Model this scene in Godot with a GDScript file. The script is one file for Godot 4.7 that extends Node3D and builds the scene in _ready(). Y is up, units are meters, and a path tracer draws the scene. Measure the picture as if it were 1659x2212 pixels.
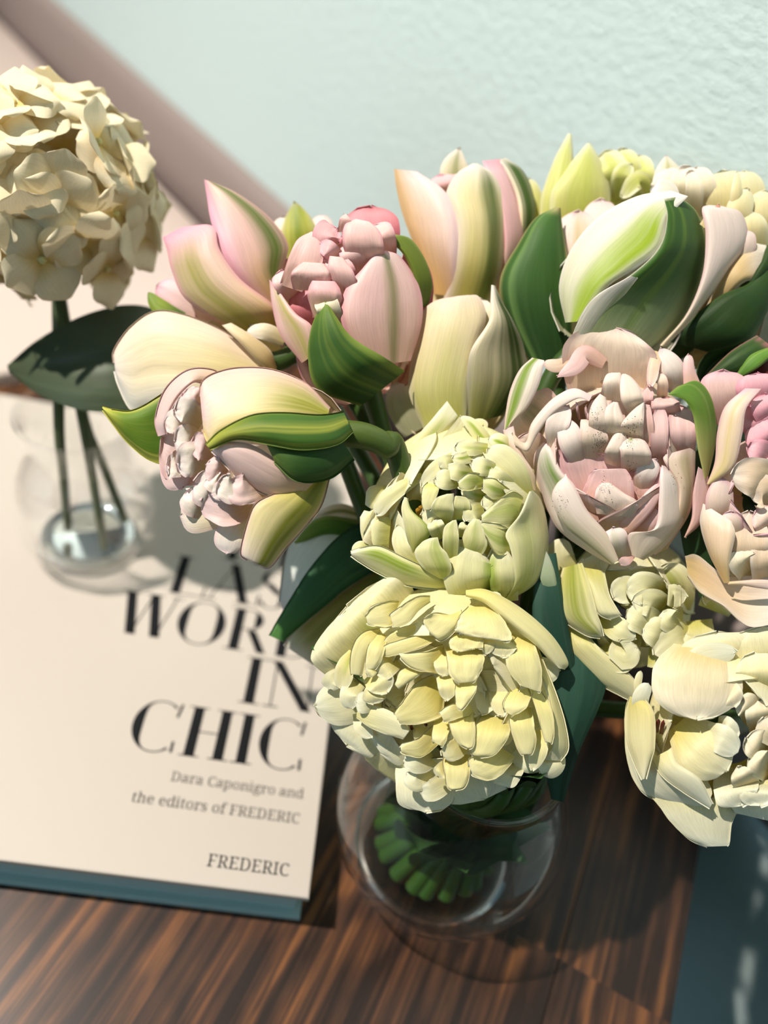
extends Node3D
# A table top against a pale wall: a bouquet of double tulips in a glass vase, a book, and a hydrangea in a small vase.

const FOCAL := 1661.0                      # focal length of the photograph in its own pixels
const EYE := Vector3(0, 0.36, 0)           # camera above the table top (table top is y = 0)
const WALL_AT := Vector3(-0.6812, 0.0000, -1.1134)
const WALL_N := Vector3(-0.6917, 0.0000, 0.7221)  # out of the wall, into the room
const WALL_E := Vector3(0.7221, 0.0000, 0.6917)   # along the wall
var lookout: Basis
var hash_noise := FastNoiseLite.new()
var M := {}
var names := {}
# the flower being built
var F: Node3D
var f_d := 0.25
var f_o := Vector2.ZERO
var f_s := 1.0
var f_pal := {}
var f_seed := 0


func lin(r: int, g: int, b: int) -> Color:
	return Color8(r, g, b).srgb_to_linear()


func spot(px: float, py: float, d: float) -> Vector3:   # a measured point of the photograph at a given distance
	return EYE + lookout * (Vector3((px - 829.5) / FOCAL, -(py - 1106.0) / FOCAL, -1.0) * d)


func on_table(px: float, py: float, y := 0.0) -> Vector3:
	var r := lookout * Vector3((px - 829.5) / FOCAL, -(py - 1106.0) / FOCAL, -1.0)
	return EYE + r * ((y - EYE.y) / r.y)


func tag(o: Node, label := "", category := "", group := "", kind := "") -> Node:
	if label: o.set_meta("label", label)
	if category: o.set_meta("category", category)
	if group: o.set_meta("group", group)
	if kind: o.set_meta("kind", kind)
	return o


func numbered(called: String) -> String:
	names[called] = names.get(called, -1) + 1
	return called if names[called] == 0 else "%s_%03d" % [called, names[called]]


func put(called: String, mesh: Mesh, mat: Material, parent: Node = self, at := Vector3.ZERO) -> MeshInstance3D:
	var o := MeshInstance3D.new()
	o.name = numbered(called) if parent == self else called
	o.mesh = mesh
	o.material_override = mat
	o.position = at
	parent.add_child(o, true)
	return o


func thing(called: String, label: String, category: String, at := Vector3.ZERO, group := "") -> Node3D:
	var o := Node3D.new()
	o.name = numbered(called)
	o.position = at
	add_child(o)
	tag(o, label, category, group)
	return o


func catmull(p: Array, t: float, k: int, n: int) -> float:   # value k of n per row, at 0..1 along the rows
	var rows := p.size() / n
	var x := clampf(t, 0.0, 1.0) * (rows - 1)
	var i := mini(int(x), rows - 2)
	var f := x - i
	var b: float = p[i * n + k]
	var c: float = p[(i + 1) * n + k]
	var a: float = p[(i - 1) * n + k] if i > 0 else 2.0 * b - c
	var d: float = p[(i + 2) * n + k] if i + 2 < rows else 2.0 * c - b
	return 0.5 * (2.0 * b + (c - a) * f + (2.0 * a - 5.0 * b + 4.0 * c - d) * f * f + (3.0 * b - a - 3.0 * c + d) * f * f * f)


func smooth(a: float, b: float, x: float) -> float:
	var t := clampf((x - a) / (b - a), 0.0, 1.0)
	return t * t * (3.0 - 2.0 * t)


func noise(x: float, y: float, z := 0.0) -> float:
	return hash_noise.get_noise_3d(x * 100.0, y * 100.0, z * 100.0)


# ---- petals: a grid of points (columns across, rows along), coloured, with a rolled lip round the free edges
func petal_tint(pal: Dictionary, t: float, s: float, seed: float) -> Color:
	var wave := noise(s * 0.35 + seed, t * 0.12, 3.0)
	var tt := clampf(t + 0.12 * wave, 0.0, 1.0)
	var c: Color = pal.a.lerp(pal.b, smooth(0.0, 0.5, tt)).lerp(pal.c, smooth(0.5, 1.0, tt))
	if pal.has("e"):
		var rim: float = maxf(smooth(1.0 - pal.get("ew", 0.4), 1.0, absf(s)), smooth(1.0 - pal.get("et", 0.15), 1.0, t))
		c = c.lerp(pal.e, rim * pal.get("es", 0.6) * (0.8 + 0.5 * wave))
	if pal.has("sl"): c = c.lerp(pal.sl, smooth(0.0, 0.9, -s + 0.3 * wave) * 0.85)     # one side of the petal has its own tone
	if pal.has("sr"): c = c.lerp(pal.sr, smooth(0.0, 0.9, s + 0.3 * wave) * 0.85)
	if pal.has("g"):
		var streak := noise(s * 1.6 + seed, t * 0.10, 7.0) + 0.8 * noise(s * 6.0 + seed, t * 0.16, 13.0)
		var at: float = s - pal.get("gx", 0.0)
		var span: float = smooth(pal.get("g0", -0.3), pal.get("g0", -0.3) + 0.25, t) * (1.0 - smooth(pal.get("g1", 1.3) - 0.35, pal.get("g1", 1.3), t))
		var broad: float = pal.get("gw", 0.35) * (1.0 + 0.5 * streak)
		var m: float = exp(-pow(absf(at) / broad, 2.4)) * span * pal.get("gs", 0.8) * (1.0 + 0.55 * streak)
		c = c.lerp(pal.g, clampf(m, 0.0, 1.0))
	if pal.has("h"):                            # lighter lines along a green petal
		var line := noise(s * 1.5 + seed, t * 0.06, 11.0)
		c = c.lerp(pal.h, clampf(smooth(0.02, 0.42, line) * pal.get("hs", 0.6), 0.0, 1.0))
	var fine := noise(s * 3.0 + seed, t * 0.2, 5.0)
	return c * (1.0 + 0.05 * fine)


func skin(called: String, pts: Array, nu: int, nv: int, pal: Dictionary, mat: Material, seed: float, lip := 4.0) -> MeshInstance3D:
	# pts[(i * (nv + 1)) + j] in flower pixels (x, y, z towards the camera)
	var unit := f_d / FOCAL / f_s
	var w: Array[Vector3] = []
	for p in pts:
		w.append(spot(f_o.x + p.x / f_s, f_o.y + p.y / f_s, f_d - p.z * unit) - F.position)
	var cols := nv + 1
	var nrm: Array[Vector3] = []
	for i in nu + 1:
		for j in cols:
			var du: Vector3 = w[mini(i + 1, nu) * cols + j] - w[maxi(i - 1, 0) * cols + j]
			var dv: Vector3 = w[i * cols + mini(j + 1, nv)] - w[i * cols + maxi(j - 1, 0)]
			var q := dv.cross(du)
			if q.length_squared() < 1e-22:
				q = nrm[nrm.size() - cols] if i > 0 else Vector3(0, 0, 1e-9)
			nrm.append(q.normalized())
	# lip: one more ring, folded back behind both edges and the tip
	var vs := PackedVector3Array(); var ns := PackedVector3Array(); var cs := PackedColorArray(); var us := PackedVector2Array(); var ix := PackedInt32Array()
	var thick := lip * unit
	var wide := nv + 3
	for i in nu + 1:
		var t := float(i) / nu
		for jj in wide:
			var j := clampi(jj - 1, 0, nv)
			var s := 2.0 * j / nv - 1.0
			var p: Vector3 = w[i * cols + j]
			var n: Vector3 = nrm[i * cols + j]
			if jj == 0 or jj == wide - 1:
				var inward: Vector3 = w[i * cols + (1 if jj == 0 else nv - 1)] - p
				p += inward.limit_length(thick * 0.6) - n * thick
				n = (-inward.normalized() * 0.8 - n * 0.6).normalized() if inward.length_squared() > 1e-14 else n
			vs.append(p); ns.append(n)
			cs.append(petal_tint(pal, t, s, seed))
			us.append(Vector2(s * 0.5 + 0.5, t))
	for i in nu:
		for j in wide - 1:
			var a := i * wide + j
			var b := a + 1
			var c := a + wide
			var d := c + 1
			ix.append_array(PackedInt32Array([a, b, c, b, d, c]))
	# make the winding agree with the normals (front faces run clockwise)
	var mid := (nu / 2) * wide + wide / 2
	var g := (vs[mid + wide] - vs[mid]).cross(vs[mid + 1] - vs[mid])
	if g.dot(ns[mid]) < 0.0:
		for k in ns.size(): ns[k] = -ns[k]
	var arr := []
	arr.resize(Mesh.ARRAY_MAX)
	arr[Mesh.ARRAY_VERTEX] = vs; arr[Mesh.ARRAY_NORMAL] = ns; arr[Mesh.ARRAY_COLOR] = cs; arr[Mesh.ARRAY_TEX_UV] = us; arr[Mesh.ARRAY_INDEX] = ix
	var m := ArrayMesh.new()
	m.add_surface_from_arrays(Mesh.PRIMITIVE_TRIANGLES, arr)
	return put(called, m, mat, F)


func pet(called: String, rows: Array, wrap := 35.0, o := {}) -> MeshInstance3D:
	# a petal from its midline: x, y, z, half width per row, base first; wrap = how far the sides bend away (degrees, negative: towards the viewer)
	f_seed += 1
	var pal: Dictionary = o.get("pal", f_pal)
	var seed := f_seed * 3.7
	var nu: int = o.get("nu", 20)
	var nv: int = o.get("nv", 14)
	var th := deg_to_rad(wrap)
	var rnd: float = o.get("r", 0.3)
	var ruf: float = o.get("ruf", 0.06)
	var pts := []
	var crowded := called == "inner_petal"
	if crowded:                                 # broad, thin, their feet deep inside the bloom and their rims standing free
		rows = rows.duplicate()
		var n := rows.size() / 4
		for k in n:
			rows[k * 4 + 3] *= 1.14
		rows[2] -= rows[3] * 0.7
		var rise: float = (rows[(n - 1) * 4 + 1] - rows[1]) / maxf(Vector2(rows[(n - 1) * 4] - rows[0], rows[(n - 1) * 4 + 1] - rows[1]).length(), 1.0)
		rows[(n - 1) * 4 + 2] += rows[(n - 1) * 4 + 3] * (0.15 * rise if rise > 0.0 else 0.75 * rise)   # petals that point up curve back over the bloom
		rows[(n - 1) * 4 + 3] = lerpf(rows[(n - 1) * 4 + 3], rows[(n - 2) * 4 + 3], 0.35)
		th *= 0.3
		ruf = o.get("ruf", 0.12)
		rnd = o.get("r", 0.34)
	var cupped: float = o.get("cup", 0.10 if crowded else 0.04)
	for i in nu + 1:
		var t := float(i) / nu
		var c := Vector3(catmull(rows, t, 0, 4), catmull(rows, t, 1, 4), catmull(rows, t, 2, 4))
		var half := maxf(catmull(rows, t, 3, 4), 1.0)
		var full := half
		if t > 1.0 - rnd:
			half *= sqrt(maxf(1.0 - pow((t - 1.0 + rnd) / rnd, 2.5), 0.0004))
		var dx := catmull(rows, t + 0.02, 0, 4) - catmull(rows, t - 0.02, 0, 4)
		var dy := catmull(rows, t + 0.02, 1, 4) - catmull(rows, t - 0.02, 1, 4)
		var side := Vector2(-dy, dx).normalized()
		for j in nv + 1:
			var s := 2.0 * j / nv - 1.0
			var h := half * (1.0 + ruf * 1.6 * noise(t * 0.9 + seed, signf(s) * 2.0, 1.0) * absf(s))
			var x := s * h
			var z := 0.0
			if absf(th) > 0.02:
				z = -signf(th) * full * (1.0 - cos(s * th)) / sin(absf(th)) * (h / maxf(full, 1.0)) 
				x = h * sin(s * th) / sin(th)
			z += full * ruf * 2.2 * noise(s * 0.5 + seed, t * 0.7, 2.0) * (0.25 + s * s)
			z += full * 0.05 * noise(s * 1.3 + seed, t * 0.5, 9.0)
			z -= full * o.get("rib", 0.0) * exp(-pow(s / 0.12, 2.0)) * smooth(0.0, 0.3, t)
			z -= full * cupped * (1.0 - s * s) * smooth(0.35, 0.8, t)           # the tip is slightly spooned
			z -= full * o.get("curl", 0.03 if crowded else 0.12) * pow(smooth(0.72, 1.0, t), 2.0)    # and its rim rolls outwards
			var ahead: float = full * ruf * 2.0 * noise(s * 1.1 + seed, 5.0, 6.0) * smooth(0.6, 1.0, t) * (1.0 - absf(s) * 0.5)
			pts.append(c + Vector3(side.x * x + side.y * ahead, side.y * x - side.x * ahead, z))
	return skin(called, pts, nu, nv, pal, o.get("mat", M.petal), seed, o.get("lip", 4.0) * f_s)


func blade(called: String, rows: Array, bulge := 0.0, o := {}) -> MeshInstance3D:
	# a petal from its two edges: left x, y, z, right x, y, z per row, base first; bulge lifts the middle towards the viewer
	f_seed += 1
	var pal: Dictionary = o.get("pal", f_pal)
	var seed := f_seed * 3.7
	var nu: int = o.get("nu", 30)
	var nv: int = maxi(o.get("nv", 26), 26) if called != "inner_petal" else o.get("nv", 20)
	var ruf: float = o.get("ruf", 0.02)
	var pts := []
	for i in nu + 1:
		var t := float(i) / nu
		var l := Vector3(catmull(rows, t, 0, 6), catmull(rows, t, 1, 6), catmull(rows, t, 2, 6))
		var r := Vector3(catmull(rows, t, 3, 6), catmull(rows, t, 4, 6), catmull(rows, t, 5, 6))
		var width := l.distance_to(r)
		var lift := bulge * sin(PI * clampf(0.12 + t * 0.8, 0.0, 1.0))
		for j in nv + 1:
			var s := 2.0 * j / nv - 1.0
			var e := s + 0.12 * sin(PI * s) * signf(bulge) if bulge != 0.0 else s
			var p := l.lerp(r, e * 0.5 + 0.5)
			p.z += lift * (1.0 - s * s)
			p.z += width * ruf * 2.0 * noise(s * 0.5 + seed, t * 0.9, 2.0) * (0.3 + s * s)
			p.z += width * 0.02 * noise(s * 1.3 + seed, t * 0.5, 9.0)
			p.z -= width * o.get("rib", 0.0) * exp(-pow((s - o.get("ribx", 0.0)) / 0.1, 2.0)) * smooth(0.0, 0.3, t)
			var edge := signf(s) * absf(s) ** 3 * width * ruf * noise(t * 1.2 + seed, signf(s) * 2.0, 1.0)
			p += (r - l).normalized() * edge
			pts.append(p)
	return skin(called, pts, nu, nv, pal, o.get("mat", M.petal), seed, o.get("lip", 4.0) * f_s)


func shell(rows: Array, bulge := 40.0, o := {}) -> MeshInstance3D:
	# an inner petal from its two edges at one depth per row: left x, y, right x, y, z
	var full := []
	for k in rows.size() / 5:
		var r := rows.slice(k * 5, k * 5 + 5)
		full.append_array([r[0], r[1], r[4], r[2], r[3], r[4]])
	var q := {"nu": 24, "nv": 20, "ruf": 0.075, "lip": 3.0}
	bulge *= o.get("soft", 0.32)
	for k in full.size() / 6:                    # the rim stands a little proud of the petals under it
		var up: float = o.get("up", 26.0) * pow(float(k) / (full.size() / 6 - 1), 1.5)
		full[k * 6 + 2] += up
		full[k * 6 + 5] += up
	q.merge(o, true)
	# one more row ahead of the tip rounds it off
	var n := full.size()
	var a := Vector3(full[n - 6], full[n - 5], full[n - 4])
	var b := Vector3(full[n - 3], full[n - 2], full[n - 1])
	var pa := Vector3(full[n - 12], full[n - 11], full[n - 10])
	var pb := Vector3(full[n - 9], full[n - 8], full[n - 7])
	var ahead := ((a + b) - (pa + pb)).normalized() * a.distance_to(b) * 0.15
	var m := (a + b) * 0.5 + ahead
	var ea := m.lerp(a, 0.72)
	var eb := m.lerp(b, 0.66)
	full.append_array([ea.x, ea.y, ea.z - bulge * 0.2, eb.x, eb.y, eb.z - bulge * 0.2])
	return blade("inner_petal", full, bulge, q)


func cup(called: String, base: Vector3, tip: Vector3, radius: float, count: int, from: float, to: float, o := {}) -> void:
	# petals that close a bud all round: base and tip in flower pixels, azimuth from..to in degrees (0 = towards the viewer)
	var axis := (tip - base) * (1.0 if o.get("open", 0.0) > 0.0 else 0.86)
	var up := axis.normalized()
	var front := (Vector3(0, 0, 1) - up * up.z)
	if absf(up.z) < 0.6 and to - from > 350.0:      # a bud seen from its side: only the far half, the near petals are built one by one
		from = 104.0
		to = 256.0
		count = 5
	elif absf(up.z) < 0.6:
		from = maxf(from, 104.0)
		to = minf(to, 256.0)
	front = front.normalized() if front.length() > 0.1 else Vector3(0, 1, 0).cross(up).normalized()
	var side := up.cross(front).normalized()
	for k in count:
		f_seed += 1
		var seed := f_seed * 3.7
		var phi := deg_to_rad(lerpf(from, to, (k + 0.5) / count))
		var half: float = deg_to_rad(absf(to - from)) / count * o.get("over", 0.75)
		var nu := 16
		var nv := 12
		var pts := []
		for i in nu + 1:
			var t := float(i) / nu
			var prof: float = pow(sin(PI * pow(t * 0.93 + 0.03, 0.62)), 0.8)
			prof = lerpf(prof, maxf(prof, 0.9 * smooth(0.0, 0.5, t)), o.get("open", 0.0))
			var nar: float = sqrt(maxf(1.0 - pow(maxf(t - 0.55, 0.0) / 0.45, 2.2), 0.002))
			for j in nv + 1:
				var s := 2.0 * j / nv - 1.0
				var a: float = phi + s * half * nar
				var rr: float = radius * prof * (1.0 - 0.05 * (k % 2)) * (1.0 + 0.04 * noise(s + seed, t, 4.0))
				pts.append(base + axis * t + (front * cos(a) + side * sin(a)) * rr)
		skin(called, pts, nu, nv, o.get("pal", f_pal), o.get("mat", M.petal), seed, 4.0 * f_s)


func tube(path: Array, radii: Array, sides := 12, steps := 40, tint := Color.WHITE, tint_end := Color.WHITE, origin := Vector3.ZERO) -> ArrayMesh:
	# a round stem through world points
	var flat := []
	for k in path.size():
		flat.append_array([path[k].x, path[k].y, path[k].z, radii[mini(k, radii.size() - 1)]])
	var vs := PackedVector3Array(); var ns := PackedVector3Array(); var cs := PackedColorArray(); var us := PackedVector2Array(); var ix := PackedInt32Array()
	var u := Vector3.ZERO
	for i in steps + 1:
		var t := float(i) / steps
		var c := Vector3(catmull(flat, t, 0, 4), catmull(flat, t, 1, 4), catmull(flat, t, 2, 4))
		var e := t + 0.01
		var b := t - 0.01
		var d := (Vector3(catmull(flat, e, 0, 4), catmull(flat, e, 1, 4), catmull(flat, e, 2, 4)) - Vector3(catmull(flat, b, 0, 4), catmull(flat, b, 1, 4), catmull(flat, b, 2, 4))).normalized()
		if u == Vector3.ZERO:
			u = d.cross(Vector3.UP if absf(d.y) < 0.9 else Vector3.RIGHT).normalized()
		u = (u - d * u.dot(d)).normalized()
		var v := d.cross(u)
		var r := catmull(flat, t, 3, 4)
		for j in sides + 1:
			var a := TAU * j / sides
			var n := u * cos(a) + v * sin(a)
			vs.append(c + n * r - origin); ns.append(n)
			cs.append(tint.lerp(tint_end, t) * (1.0 + 0.08 * noise(j * 0.3, t * 0.4, 2.0)))
			us.append(Vector2(float(j) / sides, t))
	for i in steps:
		for j in sides:
			var a := i * (sides + 1) + j
			ix.append_array(PackedInt32Array([a, a + 1, a + sides + 1, a + 1, a + sides + 2, a + sides + 1]))
	for cap: int in [0, steps]:                       # close both ends
		var c := Vector3.ZERO
		var row: int = cap * (sides + 1)
		for j in sides: c += vs[row + j] / sides
		var d := (vs[row] - vs[mini(cap + 1, steps) * (sides + 1)] if cap == 0 else vs[row] - vs[(cap - 1) * (sides + 1)]).normalized()
		var at := vs.size()
		vs.append(c); ns.append(d); cs.append(cs[row]); us.append(Vector2(0.5, 0.5))
		for j in sides + 1:
			vs.append(vs[row + j]); ns.append(d); cs.append(cs[row]); us.append(Vector2(0.5, 0.5))
		for j in sides:
			ix.append_array(PackedInt32Array([at, at + 2 + j, at + 1 + j] if cap == 0 else [at, at + 1 + j, at + 2 + j]))
	var mid := (steps / 2) * (sides + 1)
	var g := (vs[ix[2]] - vs[ix[0]]).cross(vs[ix[1]] - vs[ix[0]])
	if g.dot(ns[0]) < 0.0:
		for k in range(0, ix.size(), 3):
			var h := ix[k + 1]
			ix[k + 1] = ix[k + 2]
			ix[k + 2] = h
	var arr := []
	arr.resize(Mesh.ARRAY_MAX)
	arr[Mesh.ARRAY_VERTEX] = vs; arr[Mesh.ARRAY_NORMAL] = ns; arr[Mesh.ARRAY_COLOR] = cs; arr[Mesh.ARRAY_TEX_UV] = us; arr[Mesh.ARRAY_INDEX] = ix
	var m := ArrayMesh.new()
	m.add_surface_from_arrays(Mesh.PRIMITIVE_TRIANGLES, arr)
	return m


func lathe(profile: Array, sides := 64) -> ArrayMesh:
	# profile: Vector2(radius, height) from the start of the outline to its end; turned about y
	var st := SurfaceTool.new()
	st.begin(Mesh.PRIMITIVE_TRIANGLES)
	st.set_smooth_group(0)
	for i in profile.size() - 1:
		for j in sides:
			var q := []
			for k in [[i, j], [i + 1, j], [i + 1, j + 1], [i, j + 1]]:
				var p: Vector2 = profile[k[0]]
				var a: float = TAU * (k[1] % sides) / sides
				q.append(Vector3(p.x * cos(a), p.y, p.x * sin(a)))
			for k in [0, 1, 2, 0, 2, 3]:
				st.add_vertex(q[k])
	st.index()
	st.generate_normals()
	return st.commit()


func slab(corners: Array, y0: float, y1: float, bev := 0.001) -> ArrayMesh:
	# a flat board with the given outline (Vector3 corners, y ignored), softened at the top edge
	var c := Vector3.ZERO
	for p in corners: c += p / corners.size()
	var rings := []
	for r in [[0.0, y0], [0.0, y1 - bev], [bev * 0.3, y1 - bev * 0.3], [bev, y1]]:
		var ring := []
		for k in corners.size():
			var p: Vector3 = corners[k]
			var a: Vector3 = (corners[(k + 1) % corners.size()] - p).normalized()
			var b: Vector3 = (corners[k - 1] - p).normalized()
			var q: Vector3 = p + (a + b) * r[0]
			ring.append(Vector3(q.x, r[1], q.z))
		rings.append(ring)
	var st := SurfaceTool.new()
	st.begin(Mesh.PRIMITIVE_TRIANGLES)
	st.set_smooth_group(-1)
	var quad := func(a: Vector3, b: Vector3, d: Vector3, e: Vector3, out: Vector3):
		var g := (d - a).cross(b - a)
		for v in ([a, b, d, a, d, e] if g.dot(out) > 0.0 else [a, d, b, a, e, d]):
			st.set_uv(Vector2(v.x, v.z)); st.add_vertex(v)
	for i in rings.size() - 1:
		for k in corners.size():
			var k2: int = (k + 1) % corners.size()
			var m: Vector3 = (corners[k] + corners[k2]) * 0.5 - c
			quad.call(rings[i][k], rings[i][k2], rings[i + 1][k2], rings[i + 1][k], Vector3(m.x, 0.0, m.z))
	for e in [[0, Vector3.DOWN], [rings.size() - 1, Vector3.UP]]:
		var ring: Array = rings[e[0]]
		for k in range(1, ring.size() - 1):
			quad.call(ring[0], ring[k], ring[k + 1], ring[k + 1], e[1])
	st.generate_normals()
	return st.commit()


func flower(label: String, d: float, ox: float, oy: float, scale: float, base: Vector3, pal: Dictionary, group := "double tulips in the large glass vase", called := "tulip") -> void:
	# start a flower: everything after it is given in a frame with this origin and scale, at this distance
	f_d = d; f_o = Vector2(ox, oy); f_s = scale; f_pal = pal
	F = thing(called, label, "tulip", Vector3.ZERO, group)
	F.position = local(base)


func local(p: Vector3) -> Vector3:
	return spot(f_o.x + p.x / f_s, f_o.y + p.y / f_s, f_d - p.z * f_d / FOCAL / f_s)


func _ready() -> void:
	# ---- camera, light, exposure
	hash_noise.seed = 11
	hash_noise.noise_type = FastNoiseLite.TYPE_SIMPLEX_SMOOTH
	var pitch := deg_to_rad(-44.0)
	lookout = Basis(Vector3.RIGHT, pitch) * Basis(Vector3.BACK, deg_to_rad(15.0))
	var cam := Camera3D.new()
	cam.name = "camera"
	cam.near = 0.02
	cam.far = 30.0
	var eye := CameraAttributesPhysical.new()
	eye.frustum_focal_length = 18.021
	eye.frustum_focus_distance = 0.262
	eye.exposure_aperture = 2.55
	eye.frustum_near = 0.02
	eye.frustum_far = 30.0
	cam.attributes = eye
	cam.transform = Transform3D(lookout, EYE)
	add_child(cam)
	cam.fov = rad_to_deg(2.0 * atan(1106.0 / FOCAL))
	cam.make_current()
	var env := Environment.new()
	env.background_mode = Environment.BG_SKY
	var sky := Sky.new()
	var air := ProceduralSkyMaterial.new()
	air.sky_top_color = Color(0.55, 0.72, 0.85)
	air.sky_horizon_color = Color(0.85, 0.92, 0.95)
	air.ground_bottom_color = Color(0.5, 0.52, 0.5)
	air.ground_horizon_color = Color(0.8, 0.85, 0.86)
	air.sky_energy_multiplier = 1.2
	sky.sky_material = air
	env.sky = sky
	env.tonemap_mode = Environment.TONE_MAPPER_LINEAR
	env.tonemap_exposure = 1.0
	env.sdfgi_enabled = true
	env.ssao_enabled = true
	env.ssil_enabled = true
	var world := WorldEnvironment.new()
	world.name = "world"
	world.environment = env
	add_child(world)
	# a warm spot lamp under the ceiling, to the left and in front of the wall
	var aim := Vector3(0.0, 0.08, -0.25)
	var beam := Vector3(0.486, -0.857, -0.10).normalized()
	var lamp_at := aim - beam * 1.5
	var key := SpotLight3D.new()
	key.name = "spot_lamp_light"
	key.position = lamp_at + beam * 0.02
	key.look_at_from_position(key.position, aim, Vector3.BACK)
	key.light_color = Color(1.0, 0.96, 0.915)
	key.light_energy = 3.05
	key.light_size = 0.016
	key.spot_angle = 44.0
	key.spot_angle_attenuation = 0.3
	key.spot_range = 8.0
	key.spot_attenuation = 2.0
	key.shadow_enabled = true
	add_child(key)
	# cool fill light at an added window behind the camera
	var day := AreaLight3D.new()
	day.name = "window_fill_light"
	day.area_size = Vector2(1.5, 1.3)
	day.light_color = Color(0.80, 0.94, 1.0)
	day.light_energy = 1.0
	day.area_range = 8.0
	day.shadow_enabled = true
	var day_at := room(1.0, 2.93, 0.80)
	add_child(day)
	day.look_at_from_position(day_at, day_at - WALL_N, Vector3.UP)
	# an added ceiling panel, out of view, for a little more fill
	var panel := AreaLight3D.new()
	panel.name = "fill_panel_light"
	panel.area_size = Vector2(0.9, 0.9)
	panel.light_color = Color(0.88, 0.98, 0.96)
	panel.light_energy = 0.05
	panel.area_range = 8.0
	panel.shadow_enabled = true
	var panel_at := room(1.3, 1.5, 1.70)
	add_child(panel)
	panel.look_at_from_position(panel_at, panel_at + Vector3.DOWN, WALL_E)

	materials()
	setting(lamp_at, beam, panel_at)
	table()
	book()
	hydrangea()
	large_vase()
	bouquet()


func room(e: float, n: float, y: float) -> Vector3:    # along the wall, out from the wall, height over the table top
	return WALL_AT + WALL_E * e + WALL_N * n + Vector3(0, y, 0)


func plain(called: String, r: int, g: int, b: int, rough := 0.6, spec := 0.5) -> StandardMaterial3D:
	var m := StandardMaterial3D.new()
	m.resource_name = called
	m.albedo_color = Color8(r, g, b)
	m.roughness = rough
	m.metallic_specular = spec
	M[called] = m
	return m


func picture(w: int, h: int, f: Callable) -> ImageTexture:
	var im := Image.create(w, h, false, Image.FORMAT_RGB8)
	for y in h:
		for x in w:
			im.set_pixel(x, y, f.call(x, y))
	im.generate_mipmaps()
	return ImageTexture.create_from_image(im)


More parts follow.
